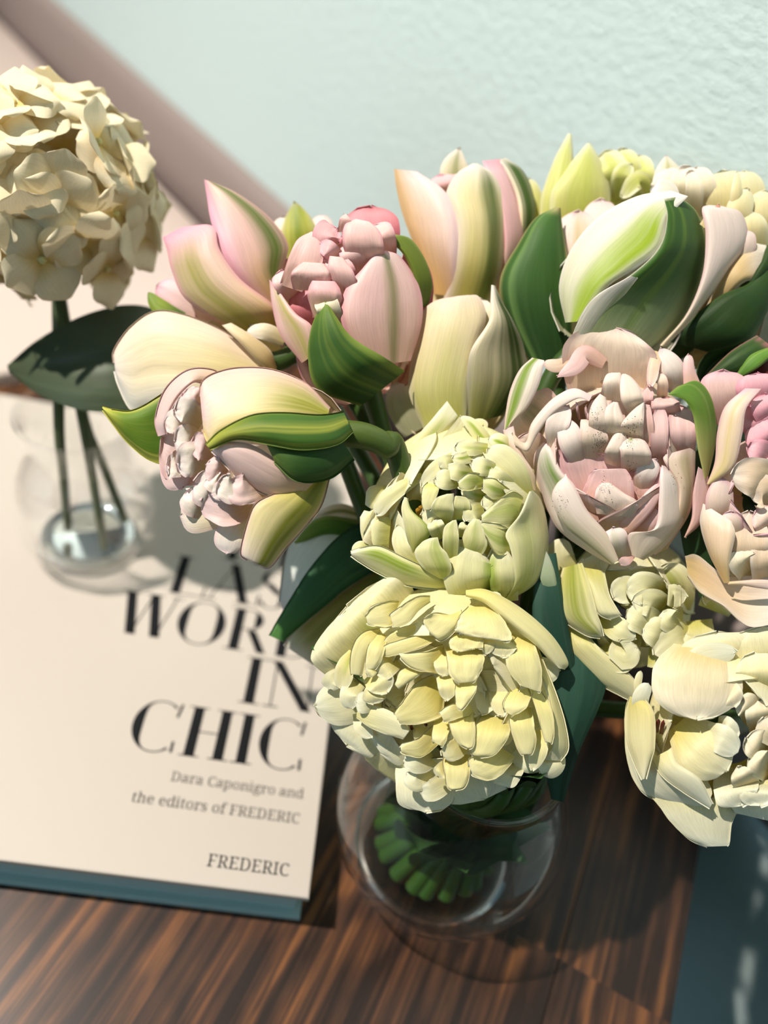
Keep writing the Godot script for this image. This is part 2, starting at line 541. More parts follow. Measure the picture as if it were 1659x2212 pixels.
func materials() -> void:
	var fine := FastNoiseLite.new()
	fine.seed = 5
	fine.noise_type = FastNoiseLite.TYPE_SIMPLEX_SMOOTH
	fine.frequency = 0.05
	# petals: vertex colours times faint veins that run along the petal
	var veins := picture(256, 128, func(x, y):
		var v := 0.5 + 0.5 * fine.get_noise_2d(x * 3.2, y * 0.4) + 0.25 * fine.get_noise_2d(x * 14.0 + 900.0, y * 0.8)
		v = clampf(0.905 + 0.10 * v, 0.0, 1.0)
		return Color(v, v, v))
	var relief := picture(256, 128, func(x, y):
		var v := 0.5 + 0.5 * fine.get_noise_2d(x * 1.6, y * 0.3) + 0.12 * fine.get_noise_2d(x * 5.0 + 900.0, y * 0.5)
		return Color(v, v, v))
	for k in [["petal", 0.50, 0.42, 0.60, 0.0035], ["green_petal", 0.58, 0.36, 0.26, 0.0035], ["leaf", 0.5, 0.4, 0.16, 0.004], ["hydrangea_petal", 0.6, 0.3, 0.66, 0.003], ["stem", 0.42, 0.42, 0.0, 0.002]]:
		var m := plain(k[0], 255, 255, 255, k[1], k[2])
		m.vertex_color_use_as_albedo = true
		m.cull_mode = BaseMaterial3D.CULL_DISABLED
		m.albedo_texture = veins
		m.heightmap_enabled = true
		m.heightmap_texture = relief
		m.heightmap_scale = k[4]
		if k[3] > 0.0:
			m.backlight_enabled = true
			m.backlight = Color(k[3], k[3], k[3])
	plain("hydrangea_bead", 206, 200, 140, 0.6, 0.3)
	plain("dark_speck", 40, 34, 30, 0.9, 0.1)
	plain("pollen", 196, 150, 60, 0.9, 0.2)
	plain("dark_stamen", 88, 40, 40, 0.7, 0.3)
	# wall plaster with a stippled paint relief
	var stipple := NoiseTexture2D.new()
	stipple.width = 1024
	stipple.height = 1024
	stipple.seamless = true
	var rough := FastNoiseLite.new()
	rough.seed = 21
	rough.frequency = 0.018
	rough.fractal_octaves = 4
	stipple.noise = rough
	var wall := plain("wall_paint", 201, 220, 219, 0.62, 0.4)
	wall.uv1_triplanar = true
	wall.uv1_world_triplanar = true
	wall.uv1_scale = Vector3.ONE * 7.0
	wall.heightmap_enabled = true
	wall.heightmap_texture = stipple
	wall.heightmap_scale = 0.06
	plain("other_wall", 150, 154, 152, 0.9, 0.2)
	plain("ceiling_paint", 165, 170, 168, 0.9, 0.2)
	plain("taupe_paint", 148, 134, 129, 0.6, 0.4)
	plain("ledge_paint", 212, 196, 187, 0.5, 0.5)
	plain("added_frame", 236, 236, 232, 0.5, 0.5)
	plain("lamp_metal", 40, 40, 42, 0.4, 0.5)
	var floor_m := plain("floor_covering", 80, 104, 112, 0.85, 0.3)
	floor_m.uv1_triplanar = true
	# dark stained wood with an orange-brown grain
	var grain := FastNoiseLite.new()
	grain.seed = 31
	grain.frequency = 0.02
	grain.noise_type = FastNoiseLite.TYPE_SIMPLEX_SMOOTH
	var dark := Color8(38, 24, 18)
	var warm := Color8(124, 80, 46)
	var mid := Color8(70, 45, 31)
	for k in 3:
		var off := 700.0 * k
		var wood := picture(512, 1024, func(x, y):
			var bend := 40.0 * grain.get_noise_2d(x * 0.12 + off, y * 0.10) + 5.0 * grain.get_noise_2d(x * 0.8 + off, y * 0.3)
			var bands := 0.5 + 0.5 * sin((x + bend * 1.6) * 0.11 + 4.0 * grain.get_noise_2d(x * 0.5 + off, y * 0.03 + 40.0))
			var streak := grain.get_noise_2d(x * 3.6 + off, y * 0.07)
			var pore := grain.get_noise_2d(x * 12.0 + off, y * 0.35)
			var v := clampf(bands * 0.45 + 0.75 * streak + 0.16 + 0.5 * grain.get_noise_2d(x * 0.4, y * 0.12 + off), 0.0, 1.0)
			var c := dark.lerp(mid, smooth(0.0, 0.5, v)).lerp(warm, smooth(0.45, 1.0, v))
			c = c * (1.0 + 0.25 * pore)
			c.a = 1.0
			return c)
		var m := plain("wood_%d" % k, 255, 255, 255, 0.38, 0.42)
		m.albedo_texture = wood
		m.uv1_scale = Vector3(4.6, 2.6, 1.0)
		m.clearcoat_enabled = true
		m.clearcoat = 0.22
		m.clearcoat_roughness = 0.22
	plain("book_jacket", 200, 191, 181, 0.55, 0.4)
	plain("book_cloth", 170, 200, 202, 0.7, 0.3)
	plain("book_pages", 182, 210, 212, 0.8, 0.2)
	plain("ink", 13, 15, 19, 0.6, 0.3)
	plain("grey_ink", 74, 71, 67, 0.6, 0.3)
	var glass := plain("clear_glass", 244, 250, 248, 0.02, 0.5)
	glass.transparency = BaseMaterial3D.TRANSPARENCY_ALPHA
	glass.albedo_color.a = 0.006
	glass.cull_mode = BaseMaterial3D.CULL_DISABLED
	var thick := plain("thick_glass", 236, 246, 242, 0.02, 0.5)
	thick.refraction_enabled = true
	thick.refraction_scale = 0.05
	thick.albedo_color.a = 0.0
	var water := plain("water", 240, 248, 244, 0.01, 0.5)
	water.transparency = BaseMaterial3D.TRANSPARENCY_ALPHA
	water.albedo_color.a = 0.004
	water.cull_mode = BaseMaterial3D.CULL_DISABLED
	var bulb := plain("bulb_glow", 255, 236, 205, 0.5, 0.2)
	bulb.emission_enabled = true
	bulb.emission = Color(1.0, 0.86, 0.70)
	bulb.emission_energy_multiplier = 6.0
	var diffuser := plain("fill_panel_glow", 250, 252, 250, 0.6, 0.2)
	diffuser.emission_enabled = true
	diffuser.emission = Color(0.88, 0.98, 0.96)
	diffuser.emission_energy_multiplier = 0.1


func box(size: Vector3) -> BoxMesh:
	var b := BoxMesh.new()
	b.size = size
	return b


func setting(lamp_at: Vector3, beam: Vector3, panel_at: Vector3) -> void:
	# the room: boxes with thickness, axes along the wall (x), up (y) and out of it (z)
	var turn := Basis(WALL_E, Vector3.UP, WALL_E.cross(Vector3.UP))   # z of the basis = into the room
	var parts := [
		["wall_back", 1.0, -0.04, 0.665, Vector3(4.4, 2.17, 0.08), "wall_paint"],
		["wall_left", -1.24, 1.5, 0.665, Vector3(0.08, 2.17, 3.16), "other_wall"],
		["wall_right", 3.24, 1.5, 0.665, Vector3(0.08, 2.17, 3.16), "other_wall"],
		["floor", 1.0, 1.5, -0.46, Vector3(4.56, 0.08, 3.16), "floor_covering"],
		["ceiling", 1.0, 1.5, 1.79, Vector3(4.56, 0.08, 3.16), "ceiling_paint"],
	]
	for p in parts:
		var o := put(p[0], box(p[4]), M[p[5]])
		o.transform = Transform3D(turn, room(p[1], p[2], p[3]))
		tag(o, "", "", "", "structure")
	# the wall behind the camera, with an opening for the added window
	var rear := Node3D.new()
	rear.name = "wall_front"
	add_child(rear)
	tag(rear, "", "", "", "structure")
	for p in [["masonry", -0.475, 0.665, Vector3(1.45, 2.17, 0.08)], ["masonry", 2.475, 0.665, Vector3(1.45, 2.17, 0.08)], ["masonry", 1.0, -0.135, Vector3(1.5, 0.57, 0.08)], ["masonry", 1.0, 1.6, Vector3(1.5, 0.3, 0.08)]]:
		var o := put(p[0], box(p[3]), M.other_wall, rear)
		o.transform = Transform3D(turn, room(p[1], 3.04, p[2]))
	var win := Node3D.new()  # added window, never in view, to brighten the book edge and flower fronts
	win.name = "added_window_1"
	add_child(win)
	tag(win, "", "", "", "structure")
	for p in [["frame", 0.27, 0.8, Vector3(0.04, 1.3, 0.06)], ["frame", 1.73, 0.8, Vector3(0.04, 1.3, 0.06)], ["frame", 1.0, 0.17, Vector3(1.5, 0.04, 0.06)], ["frame", 1.0, 1.43, Vector3(1.5, 0.04, 0.06)], ["mullion", 1.0, 0.8, Vector3(0.03, 1.26, 0.05)]]:
		var o := put(p[0], box(p[3]), M.added_frame, win)
		o.transform = Transform3D(turn, room(p[1], 3.04, p[2]))
	var pane := put("pane", box(Vector3(1.44, 1.26, 0.004)), M.clear_glass, win)
	pane.transform = Transform3D(turn, room(1.0, 3.04, 0.8))
	# a low taupe board along the wall at table height, and the pale ledge before it
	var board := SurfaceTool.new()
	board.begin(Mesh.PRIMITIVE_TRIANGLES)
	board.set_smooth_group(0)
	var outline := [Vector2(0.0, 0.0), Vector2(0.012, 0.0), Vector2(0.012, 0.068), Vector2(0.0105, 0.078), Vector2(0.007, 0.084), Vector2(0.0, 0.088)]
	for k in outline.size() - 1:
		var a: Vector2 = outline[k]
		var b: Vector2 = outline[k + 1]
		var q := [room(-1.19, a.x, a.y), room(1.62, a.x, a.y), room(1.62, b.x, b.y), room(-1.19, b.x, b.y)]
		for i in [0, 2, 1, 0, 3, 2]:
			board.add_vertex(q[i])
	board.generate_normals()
	tag(put("trim_1", board.commit(), M.taupe_paint), "", "", "", "structure")
	var ledge := [room(-0.9, 0.013, 0.0), room(0.80, 0.013, 0.0), on_table(480, 735), on_table(-320, 905)]
	tag(put("trim_2", slab(ledge, 0.0006, 0.011, 0.002), M.ledge_paint), "", "", "", "structure")
	# the spot lamp and the added fill panel
	var t := thing("spot_lamp", "black metal spot lamp under the ceiling", "lamp", lamp_at)
	var aimed := Basis.looking_at(beam, Vector3.BACK)
	var shade := put("lamp_shade", lathe([Vector2(0.012, -0.09), Vector2(0.03, -0.088), Vector2(0.036, -0.07), Vector2(0.04, 0.03), Vector2(0.038, 0.03), Vector2(0.034, -0.06), Vector2(0.0, -0.062)], 32), M.lamp_metal, t)
	shade.basis = aimed * Basis(Vector3.RIGHT, -PI / 2)
	var bulb := SphereMesh.new()
	bulb.radius = 0.02
	bulb.height = 0.04
	put("bulb", bulb, M.bulb_glow, t, beam * 0.0)
	put("rod", tube([lamp_at - beam * 0.085, Vector3(lamp_at.x - beam.x * 0.1, 1.7, lamp_at.z - beam.z * 0.1), Vector3(lamp_at.x - beam.x * 0.1, 1.752, lamp_at.z - beam.z * 0.1)], [0.006], 10, 12, Color.WHITE, Color.WHITE, lamp_at), M.lamp_metal, t)
	var c := thing("fill_panel", "square white ceiling light panel, unseen, added for fill light", "lamp", panel_at)
	var f := put("frame", box(Vector3(0.96, 0.03, 0.96)), M.added_frame, c, Vector3(0, 0.035, 0))
	f.basis = turn
	var g := put("diffuser", box(Vector3(0.9, 0.012, 0.9)), M.fill_panel_glow, c, Vector3(0, 0.014, 0))
	g.basis = turn


func table() -> void:
	# planks run along the right-hand edge of the table
	var a := on_table(1450, 2212)
	var b := on_table(1512, 1830)
	var along := (b - a).normalized()              # towards the wall
	var across := Vector3(along.z, 0, -along.x)    # to the left
	if across.x > 0: across = -across
	var t := thing("wooden_table", "dark brown stained wooden table of planks with an orange-brown grain", "table", a)
	var frame := Basis(across, Vector3.UP, across.cross(Vector3.UP))
	var along_sign := signf(along.dot(frame.z))
	t.basis = frame
	var inv := frame.inverse()
	var widths := [0.052, 0.46, 0.46, 0.40]
	var x := 0.0
	for k in widths.size():
		var w: float = widths[k]
		# each plank ends just short of the wall
		var ends := []
		for xx in [x + 0.0001, x + w - 0.0001]:
			var p: Vector3 = a + across * xx
			var far := (0.0005 - (p - WALL_AT).dot(WALL_N)) / along.dot(WALL_N)
			ends.append([inv * (p - along * 0.34 - a), inv * (p + along * (far - 0.002) - a)])
		put("plank", slab([ends[0][0], ends[1][0], ends[1][1], ends[0][1]], -0.03, 0.0, 0.0004), M["wood_%d" % (k % 3)], t)
		x += w
	for q in [[0.06, -0.28], [0.95, -0.28], [0.06, 0.04], [0.95, 0.7]]:
		put("leg", box(Vector3(0.05, 0.39, 0.05)), M.wood_0, t, Vector3(q[0], -0.225, q[1] * along_sign))


# ---- the book
func flat(st: SurfaceTool, pts: Array, y := 0.0) -> void:      # a flat shape of ink, given as a fan
	for k in range(1, pts.size() - 1):
		var tri := [pts[0], pts[k], pts[k + 1]]
		var n: float = (tri[1] - tri[0]).cross(tri[2] - tri[0])
		for i in ([0, 1, 2] if n < 0.0 else [0, 2, 1]):
			st.set_normal(Vector3.UP)
			st.add_vertex(Vector3(tri[i].x, y, -tri[i].y))


func bar(st: SurfaceTool, x0: float, y0: float, x1: float, y1: float, w: float) -> void:   # a stroke whose ends are level
	flat(st, [Vector2(x0 - w / 2, y0), Vector2(x0 + w / 2, y0), Vector2(x1 + w / 2, y1), Vector2(x1 - w / 2, y1)])


func bow(st: SurfaceTool, cx: float, cy: float, rx: float, ry: float, thick: float, thin: float, a0: float, a1: float) -> void:
	# a round stroke, thick at the sides and thin at top and bottom
	var n := 30
	for k in n:
		var q := []
		for i in [k, k + 1]:
			var a := deg_to_rad(lerpf(a0, a1, float(i) / n))
			var w: float = lerpf(thin, thick, pow(absf(cos(a)), 1.6))
			q.append(Vector2(cx + rx * cos(a), cy + ry * sin(a)))
			q.append(Vector2(cx + (rx - w) * cos(a), cy + (ry - thin) * sin(a)))
		flat(st, [q[0], q[1], q[3], q[2]])


func letter(st: SurfaceTool, ch: String, x: float, y: float, h: float) -> float:   # draws one high-contrast capital, returns its width
	var k := h * 0.19      # thick stroke
	var t := h * 0.022     # hairline
	var serif := func(cx: float, cy: float, w: float): bar(st, cx, cy, cx, cy + t, w)
	match ch:
		"I":
			bar(st, x + h * 0.2, y, x + h * 0.2, y + h, k)
			serif.call(x + h * 0.2, y, h * 0.38); serif.call(x + h * 0.2, y + h - t, h * 0.38)
			return h * 0.44
		"H":
			for c in [0.2, 0.72]:
				bar(st, x + h * c, y, x + h * c, y + h, k)
				serif.call(x + h * c, y, h * 0.36); serif.call(x + h * c, y + h - t, h * 0.36)
			bar(st, x + h * 0.46, y + h * 0.49, x + h * 0.46, y + h * 0.49 + t, h * 0.5)
			return h * 0.94
		"L":
			bar(st, x + h * 0.2, y, x + h * 0.2, y + h, k)
			serif.call(x + h * 0.2, y + h - t, h * 0.38); serif.call(x + h * 0.42, y, h * 0.7)
			bar(st, x + h * 0.74, y, x + h * 0.765, y + h * 0.26, t * 1.6)
			return h * 0.8
		"T":
			bar(st, x + h * 0.4, y, x + h * 0.4, y + h, k)
			serif.call(x + h * 0.4, y, h * 0.38); serif.call(x + h * 0.4, y + h - t, h * 0.76)
			bar(st, x + h * 0.04, y + h * 0.74, x + h * 0.02, y + h, t * 1.6); bar(st, x + h * 0.76, y + h * 0.74, x + h * 0.78, y + h, t * 1.6)
			return h * 0.8
		"E":
			bar(st, x + h * 0.2, y, x + h * 0.2, y + h, k)
			for c in [[0.42, 0.0, 0.72], [0.42, 0.978, 0.68], [0.36, 0.5, 0.3]]: serif.call(x + h * c[0], y + h * c[1], h * c[2])
			bar(st, x + h * 0.74, y, x + h * 0.77, y + h * 0.26, t * 1.6); bar(st, x + h * 0.74, y + h, x + h * 0.72, y + h * 0.76, t * 1.6)
			return h * 0.82
		"A":
			bar(st, x + h * 0.08, y, x + h * 0.46, y + h, t * 1.3)
			bar(st, x + h * 0.78, y, x + h * 0.44, y + h, k)
			bar(st, x + h * 0.38, y + h * 0.3, x + h * 0.38, y + h * 0.3 + t, h * 0.42)
			serif.call(x + h * 0.08, y, h * 0.26); serif.call(x + h * 0.78, y, h * 0.38)
			return h * 0.98
		"W":
			for c in [0.0, 0.46]:
				bar(st, x + h * (c + 0.14), y + h, x + h * (c + 0.36), y, k)
				bar(st, x + h * (c + 0.36), y, x + h * (c + 0.58), y + h, t * 1.3)
				serif.call(x + h * (c + 0.14), y + h - t, h * 0.36)
			serif.call(x + h * 1.05, y + h - t, h * 0.22)
			return h * 1.14
		"N":
			bar(st, x + h * 0.16, y, x + h * 0.16, y + h, t * 1.3)
			bar(st, x + h * 0.16, y + h, x + h * 0.82, y, k)
			bar(st, x + h * 0.84, y, x + h * 0.84, y + h, t * 1.3)
			serif.call(x + h * 0.16, y, h * 0.28); serif.call(x + h * 0.08, y + h - t, h * 0.26); serif.call(x + h * 0.84, y + h - t, h * 0.28)
			return h * 0.96
		"O":
			bow(st, x + h * 0.48, y + h * 0.5, h * 0.46, h * 0.52, k, t, 0, 360)
			return h * 0.98
		"C":
			bow(st, x + h * 0.48, y + h * 0.5, h * 0.46, h * 0.52, k, t, 52, 308)
			bar(st, x + h * 0.78, y + h * 0.72, x + h * 0.82, y + h * 1.0, t * 2.2); bar(st, x + h * 0.82, y + h * 0.02, x + h * 0.82, y + h * 0.24, t * 2.2)
			return h * 0.94
		"S":
			bow(st, x + h * 0.32, y + h * 0.74, h * 0.25, h * 0.28, k * 0.6, t, 40, 200)
			bow(st, x + h * 0.34, y + h * 0.27, h * 0.28, h * 0.29, k * 0.7, t, -150, 45)
			bar(st, x + h * 0.20, y + h * 0.64, x + h * 0.50, y + h * 0.36, k)
			bar(st, x + h * 0.54, y + h * 0.74, x + h * 0.55, y + h, t * 2.0); bar(st, x + h * 0.07, y, x + h * 0.08, y + h * 0.28, t * 2.0)
			return h * 0.7
		"R":
			bar(st, x + h * 0.2, y, x + h * 0.2, y + h, k)
			serif.call(x + h * 0.2, y, h * 0.38); serif.call(x + h * 0.14, y + h - t, h * 0.26)
			bow(st, x + h * 0.38, y + h * 0.75, h * 0.30, h * 0.25, k * 0.9, t, -90, 90)
			bar(st, x + h * 0.3, y + h * 0.5, x + h * 0.3, y + h * 0.5 + t, h * 0.2); bar(st, x + h * 0.3, y + h - t, x + h * 0.3, y + h, h * 0.2)
			bar(st, x + h * 0.74, y, x + h * 0.48, y + h * 0.5, k * 0.9)
			return h * 0.92
		"D":
			bar(st, x + h * 0.2, y, x + h * 0.2, y + h, k)
			bow(st, x + h * 0.36, y + h * 0.5, h * 0.5, h * 0.5, k, t, -90, 90)
			bar(st, x + h * 0.26, y, x + h * 0.26, y + t, h * 0.3); bar(st, x + h * 0.26, y + h - t, x + h * 0.26, y + h, h * 0.3)
			return h * 0.98
	return h * 0.4


func line_width(text: String, h: float) -> float:
	var st := SurfaceTool.new()
	st.begin(Mesh.PRIMITIVE_TRIANGLES)
	var x := 0.0
	for ch in text: x += letter(st, ch, x, 0.0, h)
	return x


func book() -> void:
	var thick := 0.028
	var b := on_table(668, 1941, thick)
	var v := Vector3(-0.12973, 0, -0.99155)
	var u := Vector3(0.99155, 0, -0.12973)        # to the right
	var t := thing("book", "large cream hardback book with black title lettering under the hydrangea vase", "book", Vector3(b.x, 0, b.z))
	t.basis = Basis(u, Vector3.UP, -v)
	# local: x right (0 at the fore edge), z towards the viewer (0 at the lower edge)
	var w := 0.232
	var h := 0.276
	put("front_cover", slab([Vector3(-w, 0, 0), Vector3(0, 0, 0), Vector3(0, 0, -h), Vector3(-w, 0, -h)], thick - 0.0032, thick, 0.0008), M.book_jacket, t)
	put("page_block", slab([Vector3(-w + 0.006, 0, -0.0035), Vector3(-0.004, 0, -0.0035), Vector3(-0.004, 0, -h + 0.0035), Vector3(-w + 0.006, 0, -h + 0.0035)], 0.0038, thick - 0.0032, 0.0003), M.book_pages, t)
	put("back_cover", slab([Vector3(-w, 0, 0.0), Vector3(-0.001, 0, 0.0), Vector3(-0.001, 0, -h), Vector3(-w, 0, -h)], 0.0002, 0.0038, 0.001), M.book_cloth, t)
	put("spine", slab([Vector3(-w - 0.003, 0, 0), Vector3(-w, 0, 0), Vector3(-w, 0, -h), Vector3(-w - 0.003, 0, -h)], 0.0002, thick, 0.001), M.book_jacket, t)
	var lines := [["THE", 0.171, 0.0262], ["LAST", 0.1420, 0.0262], ["WORD", 0.1128, 0.0262], ["IN", 0.0838, 0.0262], ["CHIC", 0.0532, 0.0250]]
	for l in lines:
		var st := SurfaceTool.new()
		st.begin(Mesh.PRIMITIVE_TRIANGLES)
		var x: float = -0.0085 - line_width(l[0], l[2])
		for ch in l[0]: x += letter(st, ch, x, l[1], l[2])
		put("title_lettering", st.commit(), M.ink, t, Vector3(0, thick + 0.00012, 0))
	var font := SystemFont.new()
	font.font_names = PackedStringArray(["Droid Serif"])
	for l in [["Dara Caponigro and", 0.0395, 0.0062, 0.0585, -0.0078], ["the editors of FREDERIC", 0.0295, 0.0062, 0.072, -0.0082], ["FREDERIC", 0.0074, 0.0046, 0.0335, -0.0098]]:
		var tm := TextMesh.new()
		tm.text = l[0]
		tm.font = font
		tm.font_size = 64
		tm.pixel_size = 0.001
		tm.depth = 0.0
		tm.horizontal_alignment = HORIZONTAL_ALIGNMENT_RIGHT
		var box_size := tm.get_aabb()
		var s: float = l[3] / box_size.size.x
		var o := put("small_lettering", tm, M.grey_ink if l[0] != "FREDERIC" else M.ink, t)
		o.basis = Basis(Vector3.RIGHT, -PI / 2).scaled(Vector3(s, 1, s))
		o.position = Vector3(l[4] - box_size.end.x * s, thick + 0.00015, -l[1] + box_size.position.y * s)


# ---- the hydrangea in its small glass vase
func hydrangea() -> void:
	var foot := on_table(194, 1172, 0.028)
	var vase := thing("glass_vase", "small clear glass vase of water standing on the cream book", "vase", foot)
	var outer := [Vector2(0.0, 0.0003), Vector2(0.014, 0.0003), Vector2(0.021, 0.002), Vector2(0.026, 0.007), Vector2(0.0292, 0.016), Vector2(0.0300, 0.026), Vector2(0.0285, 0.038), Vector2(0.0255, 0.048), Vector2(0.0225, 0.056), Vector2(0.0205, 0.064), Vector2(0.0208, 0.071), Vector2(0.0232, 0.079)]
	for k in outer.size(): outer[k] = Vector2(outer[k].x * 1.16, outer[k].y * 1.12)
	put("glass_body", lathe(outer), M.clear_glass, vase)
	var inner := []
	for p in outer: inner.append(Vector2(maxf(p.x - 0.0022, 0.0), p.y + (0.0065 if p.y < 0.01 else 0.0)))
	put("inner_glass", lathe(inner), M.clear_glass, vase)
	put("thick_base", lathe([Vector2(0.0, 0.0005), Vector2(0.014, 0.0005), Vector2(0.0205, 0.0024), Vector2(0.0245, 0.0066), Vector2(0.0225, 0.0078), Vector2(0.016, 0.006), Vector2(0.0, 0.0056)]), M.thick_glass, vase)
	put("rim", lathe(ring(0.0262, 0.0888, 0.0012)), M.clear_glass, vase)
	put("water", lathe([Vector2(0.0, 0.0520), Vector2(0.0272, 0.0520), Vector2(0.0276, 0.0526)]), M.water, vase)
	var head := spot(100, 425, 0.315)
	var h := thing("hydrangea", "round cream white hydrangea head with broad green leaf in the small vase", "flower", foot + Vector3(0, 0.01, 0))
	var rnd := RandomNumberGenerator.new()
	rnd.seed = 77
	var neck := foot + Vector3(0, 0.084, 0)
	var down := (head - neck).normalized()
	for k in 3:
		var low: Vector3 = foot + [Vector3(0.013, 0.010, 0.009), Vector3(-0.009, 0.012, 0.004), Vector3(0.017, 0.016, -0.008)][k]
		var mid: Vector3 = neck + [Vector3(0.004, 0, 0), Vector3(-0.006, 0, 0.004), Vector3(0.001, 0, -0.006)][k]
		var stem := tube([low, low.lerp(mid, 0.55), mid, head - down * 0.036, head - down * 0.01], [0.0022, 0.0022, 0.0025, 0.0028, 0.0028], 10, 40, lin(96, 108, 76), lin(74, 92, 56), h.position)
		put("stem", stem, M.stem, h)
	for k in 10:                      # the fine branches under the head
		var a := TAU * k / 10.0
		var out := Vector3(cos(a), 0, sin(a)) * 0.04
		put("stalk", tube([head - down * 0.036, head - down * 0.024 + out * 0.35, head - down * 0.01 + out * 0.8], [0.0018, 0.0015, 0.0012], 8, 12, lin(86, 104, 62), lin(140, 150, 96), h.position), M.stem, h)
	var petals := []
	for k in 6: petals.append(floret_petal(k))
	var bead := SphereMesh.new()
	bead.radius = 0.0016
	bead.height = 0.0032
	bead.radial_segments = 12
	bead.rings = 6
	var radius := 0.0385
	var n := 70
	for k in n:
		var yy := 1.0 - 2.0 * (k + 0.5) / n
		var rr := sqrt(1.0 - yy * yy)
		var a := k * 2.39996 + rnd.randf_range(-0.2, 0.2)
		var dir := Vector3(rr * cos(a), yy, rr * sin(a)).normalized()
		if dir.dot(down) < -0.82: continue
		dir = (dir + Vector3(rnd.randf_range(-1, 1), rnd.randf_range(-1, 1), rnd.randf_range(-1, 1)) * 0.16).normalized()
		var pos := head + dir * radius * rnd.randf_range(0.88, 1.08)
		var face := (dir + Vector3(rnd.randf_range(-1, 1), rnd.randf_range(-1, 1), rnd.randf_range(-1, 1)) * 0.30).normalized()
		var basis := Basis(Quaternion(Vector3.UP, face)) * Basis(Vector3.UP, rnd.randf_range(0, TAU))
		var f := put("floret_center", bead, M.hydrangea_bead, h)
		f.transform = Transform3D(basis, pos - h.position)
		for q in 4:
			var p := put("petal", petals[rnd.randi() % 6], M.hydrangea_petal, f)
			p.basis = Basis(Vector3.UP, q * PI / 2 + rnd.randf_range(-0.14, 0.14)) * Basis(Vector3.RIGHT, rnd.randf_range(-0.22, 0.30)) * rnd.randf_range(0.86, 1.06)
	# the broad leaf that leans towards the tulips
	f_d = 0.332; f_o = Vector2.ZERO; f_s = 1.0
	F = h
	f_pal = {"a": lin(66, 76, 54), "b": lin(74, 86, 64), "c": lin(78, 92, 70), "h": lin(96, 110, 86), "hs": 0.3}
	blade("leaf", [15, 790, -30, 20, 805, -30, 80, 735, -10, 80, 850, 10, 170, 685, 10, 160, 882, 40, 255, 660, 10, 240, 892, 40, 330, 668, -20, 310, 885, 10, 400, 730, -60, 380, 800, -60], 14.0, {"mat": M.leaf, "rib": 0.03})


func ring(r: float, y: float, thick: float) -> Array:
	var out := []
	for k in 13:
		var a := TAU * k / 12.0
		out.append(Vector2(r + thick * cos(a), y + thick * sin(a)))
	return out


func floret_petal(kind: int) -> ArrayMesh:
	# one rounded, cupped sepal; its base at the origin, growing along +z, face up
	var rnd := RandomNumberGenerator.new()
	rnd.seed = 900 + kind
	var st := SurfaceTool.new()
	st.begin(Mesh.PRIMITIVE_TRIANGLES)
	st.set_smooth_group(0)
	var nu := 8
	var nv := 8
	var g := []
	var bend := rnd.randf_range(-0.0016, 0.0022)
	var wave := rnd.randf_range(0.0, TAU)
	for i in nu + 1:
		var t := float(i) / nu
		for j in nv + 1:
			var s := 2.0 * j / nv - 1.0
			var w := 0.0084 * (sqrt(maxf(1.0 - pow((t - 0.62) / 0.62, 2.0), 0.0)) * (1.0 if t < 0.62 else sqrt(maxf(1.0 - pow((t - 0.62) / 0.40, 2.0), 0.0)))) + 0.0008
			var len := 0.0150 * t * (1.0 - 0.10 * s * s * t)
			var y := 0.0034 * sin(t * 2.1) + bend * t * t * 2.0 - 0.0018 * s * s * t + 0.0007 * sin(wave + s * 3.0 + t * 2.0) * t
			g.append([Vector3(s * w, y, len + 0.0012), lin(228, 200, 122).lerp(lin(253, 241, 208), smooth(0.0, 0.45, t)) * (1.0 + 0.04 * noise(s * 2.0 + kind * 5.0, t))])
	for i in nu:
		for j in nv:
			var a := i * (nv + 1) + j
			for k in [a, a + nv + 1, a + 1, a + 1, a + nv + 1, a + nv + 2]:
				st.set_color(g[k][1])
				st.set_uv(Vector2(float(k % (nv + 1)) / nv, float(k / (nv + 1)) / nu))
				st.add_vertex(g[k][0])
	st.index()
	st.generate_normals()
	return st.commit()


# ---- the large vase
var vase_at: Vector3

func large_vase() -> void:
	vase_at = on_table(926, 1832)
	var t := thing("glass_vase", "large round clear glass vase holding the tulips, standing on the wooden table", "vase", vase_at)
	var outer := [Vector2(0.0, 0.0004), Vector2(0.022, 0.0004), Vector2(0.033, 0.004), Vector2(0.042, 0.013), Vector2(0.0485, 0.028), Vector2(0.0505, 0.045), Vector2(0.0475, 0.060), Vector2(0.041, 0.076), Vector2(0.034, 0.088), Vector2(0.0305, 0.095), Vector2(0.0315, 0.102)]
	put("glass_body", lathe(outer), M.clear_glass, t)
	put("thick_base", lathe([Vector2(0.0, 0.0006), Vector2(0.022, 0.0006), Vector2(0.032, 0.0043), Vector2(0.037, 0.0095), Vector2(0.033, 0.010), Vector2(0.022, 0.0066), Vector2(0.0, 0.006)]), M.thick_glass, t)
	put("rim", lathe(ring(0.0308, 0.1024, 0.0013)), M.clear_glass, t)
	put("water", lathe([Vector2(0.0, 0.0735), Vector2(0.0392, 0.0735), Vector2(0.0396, 0.0739)]), M.water, t)


func stem(from: Vector3, dir: Vector3, k: int, r := 0.0034) -> void:
	# from the flower's base, first along dir, then through the vase's mouth to its floor
	var rnd := RandomNumberGenerator.new()
	rnd.seed = 300 + k
	var a := k * 2.39996
	var mouth := vase_at + Vector3(cos(a) * 0.021, 0.102, sin(a) * 0.021)
	var low := vase_at + Vector3(cos(a + 2.4) * 0.026, 0.014, sin(a + 2.4) * 0.026)
	var c1 := from + dir * 0.02
	put("stem", tube([from - dir * 0.004, c1, c1.lerp(mouth, 0.6), mouth, mouth.lerp(low, 0.5), low], [r * 1.15, r, r, r, r * 1.05, r * 1.1], 12, 48, lin(62, 86, 40), lin(54, 90, 32), F.position), M.stem, F)


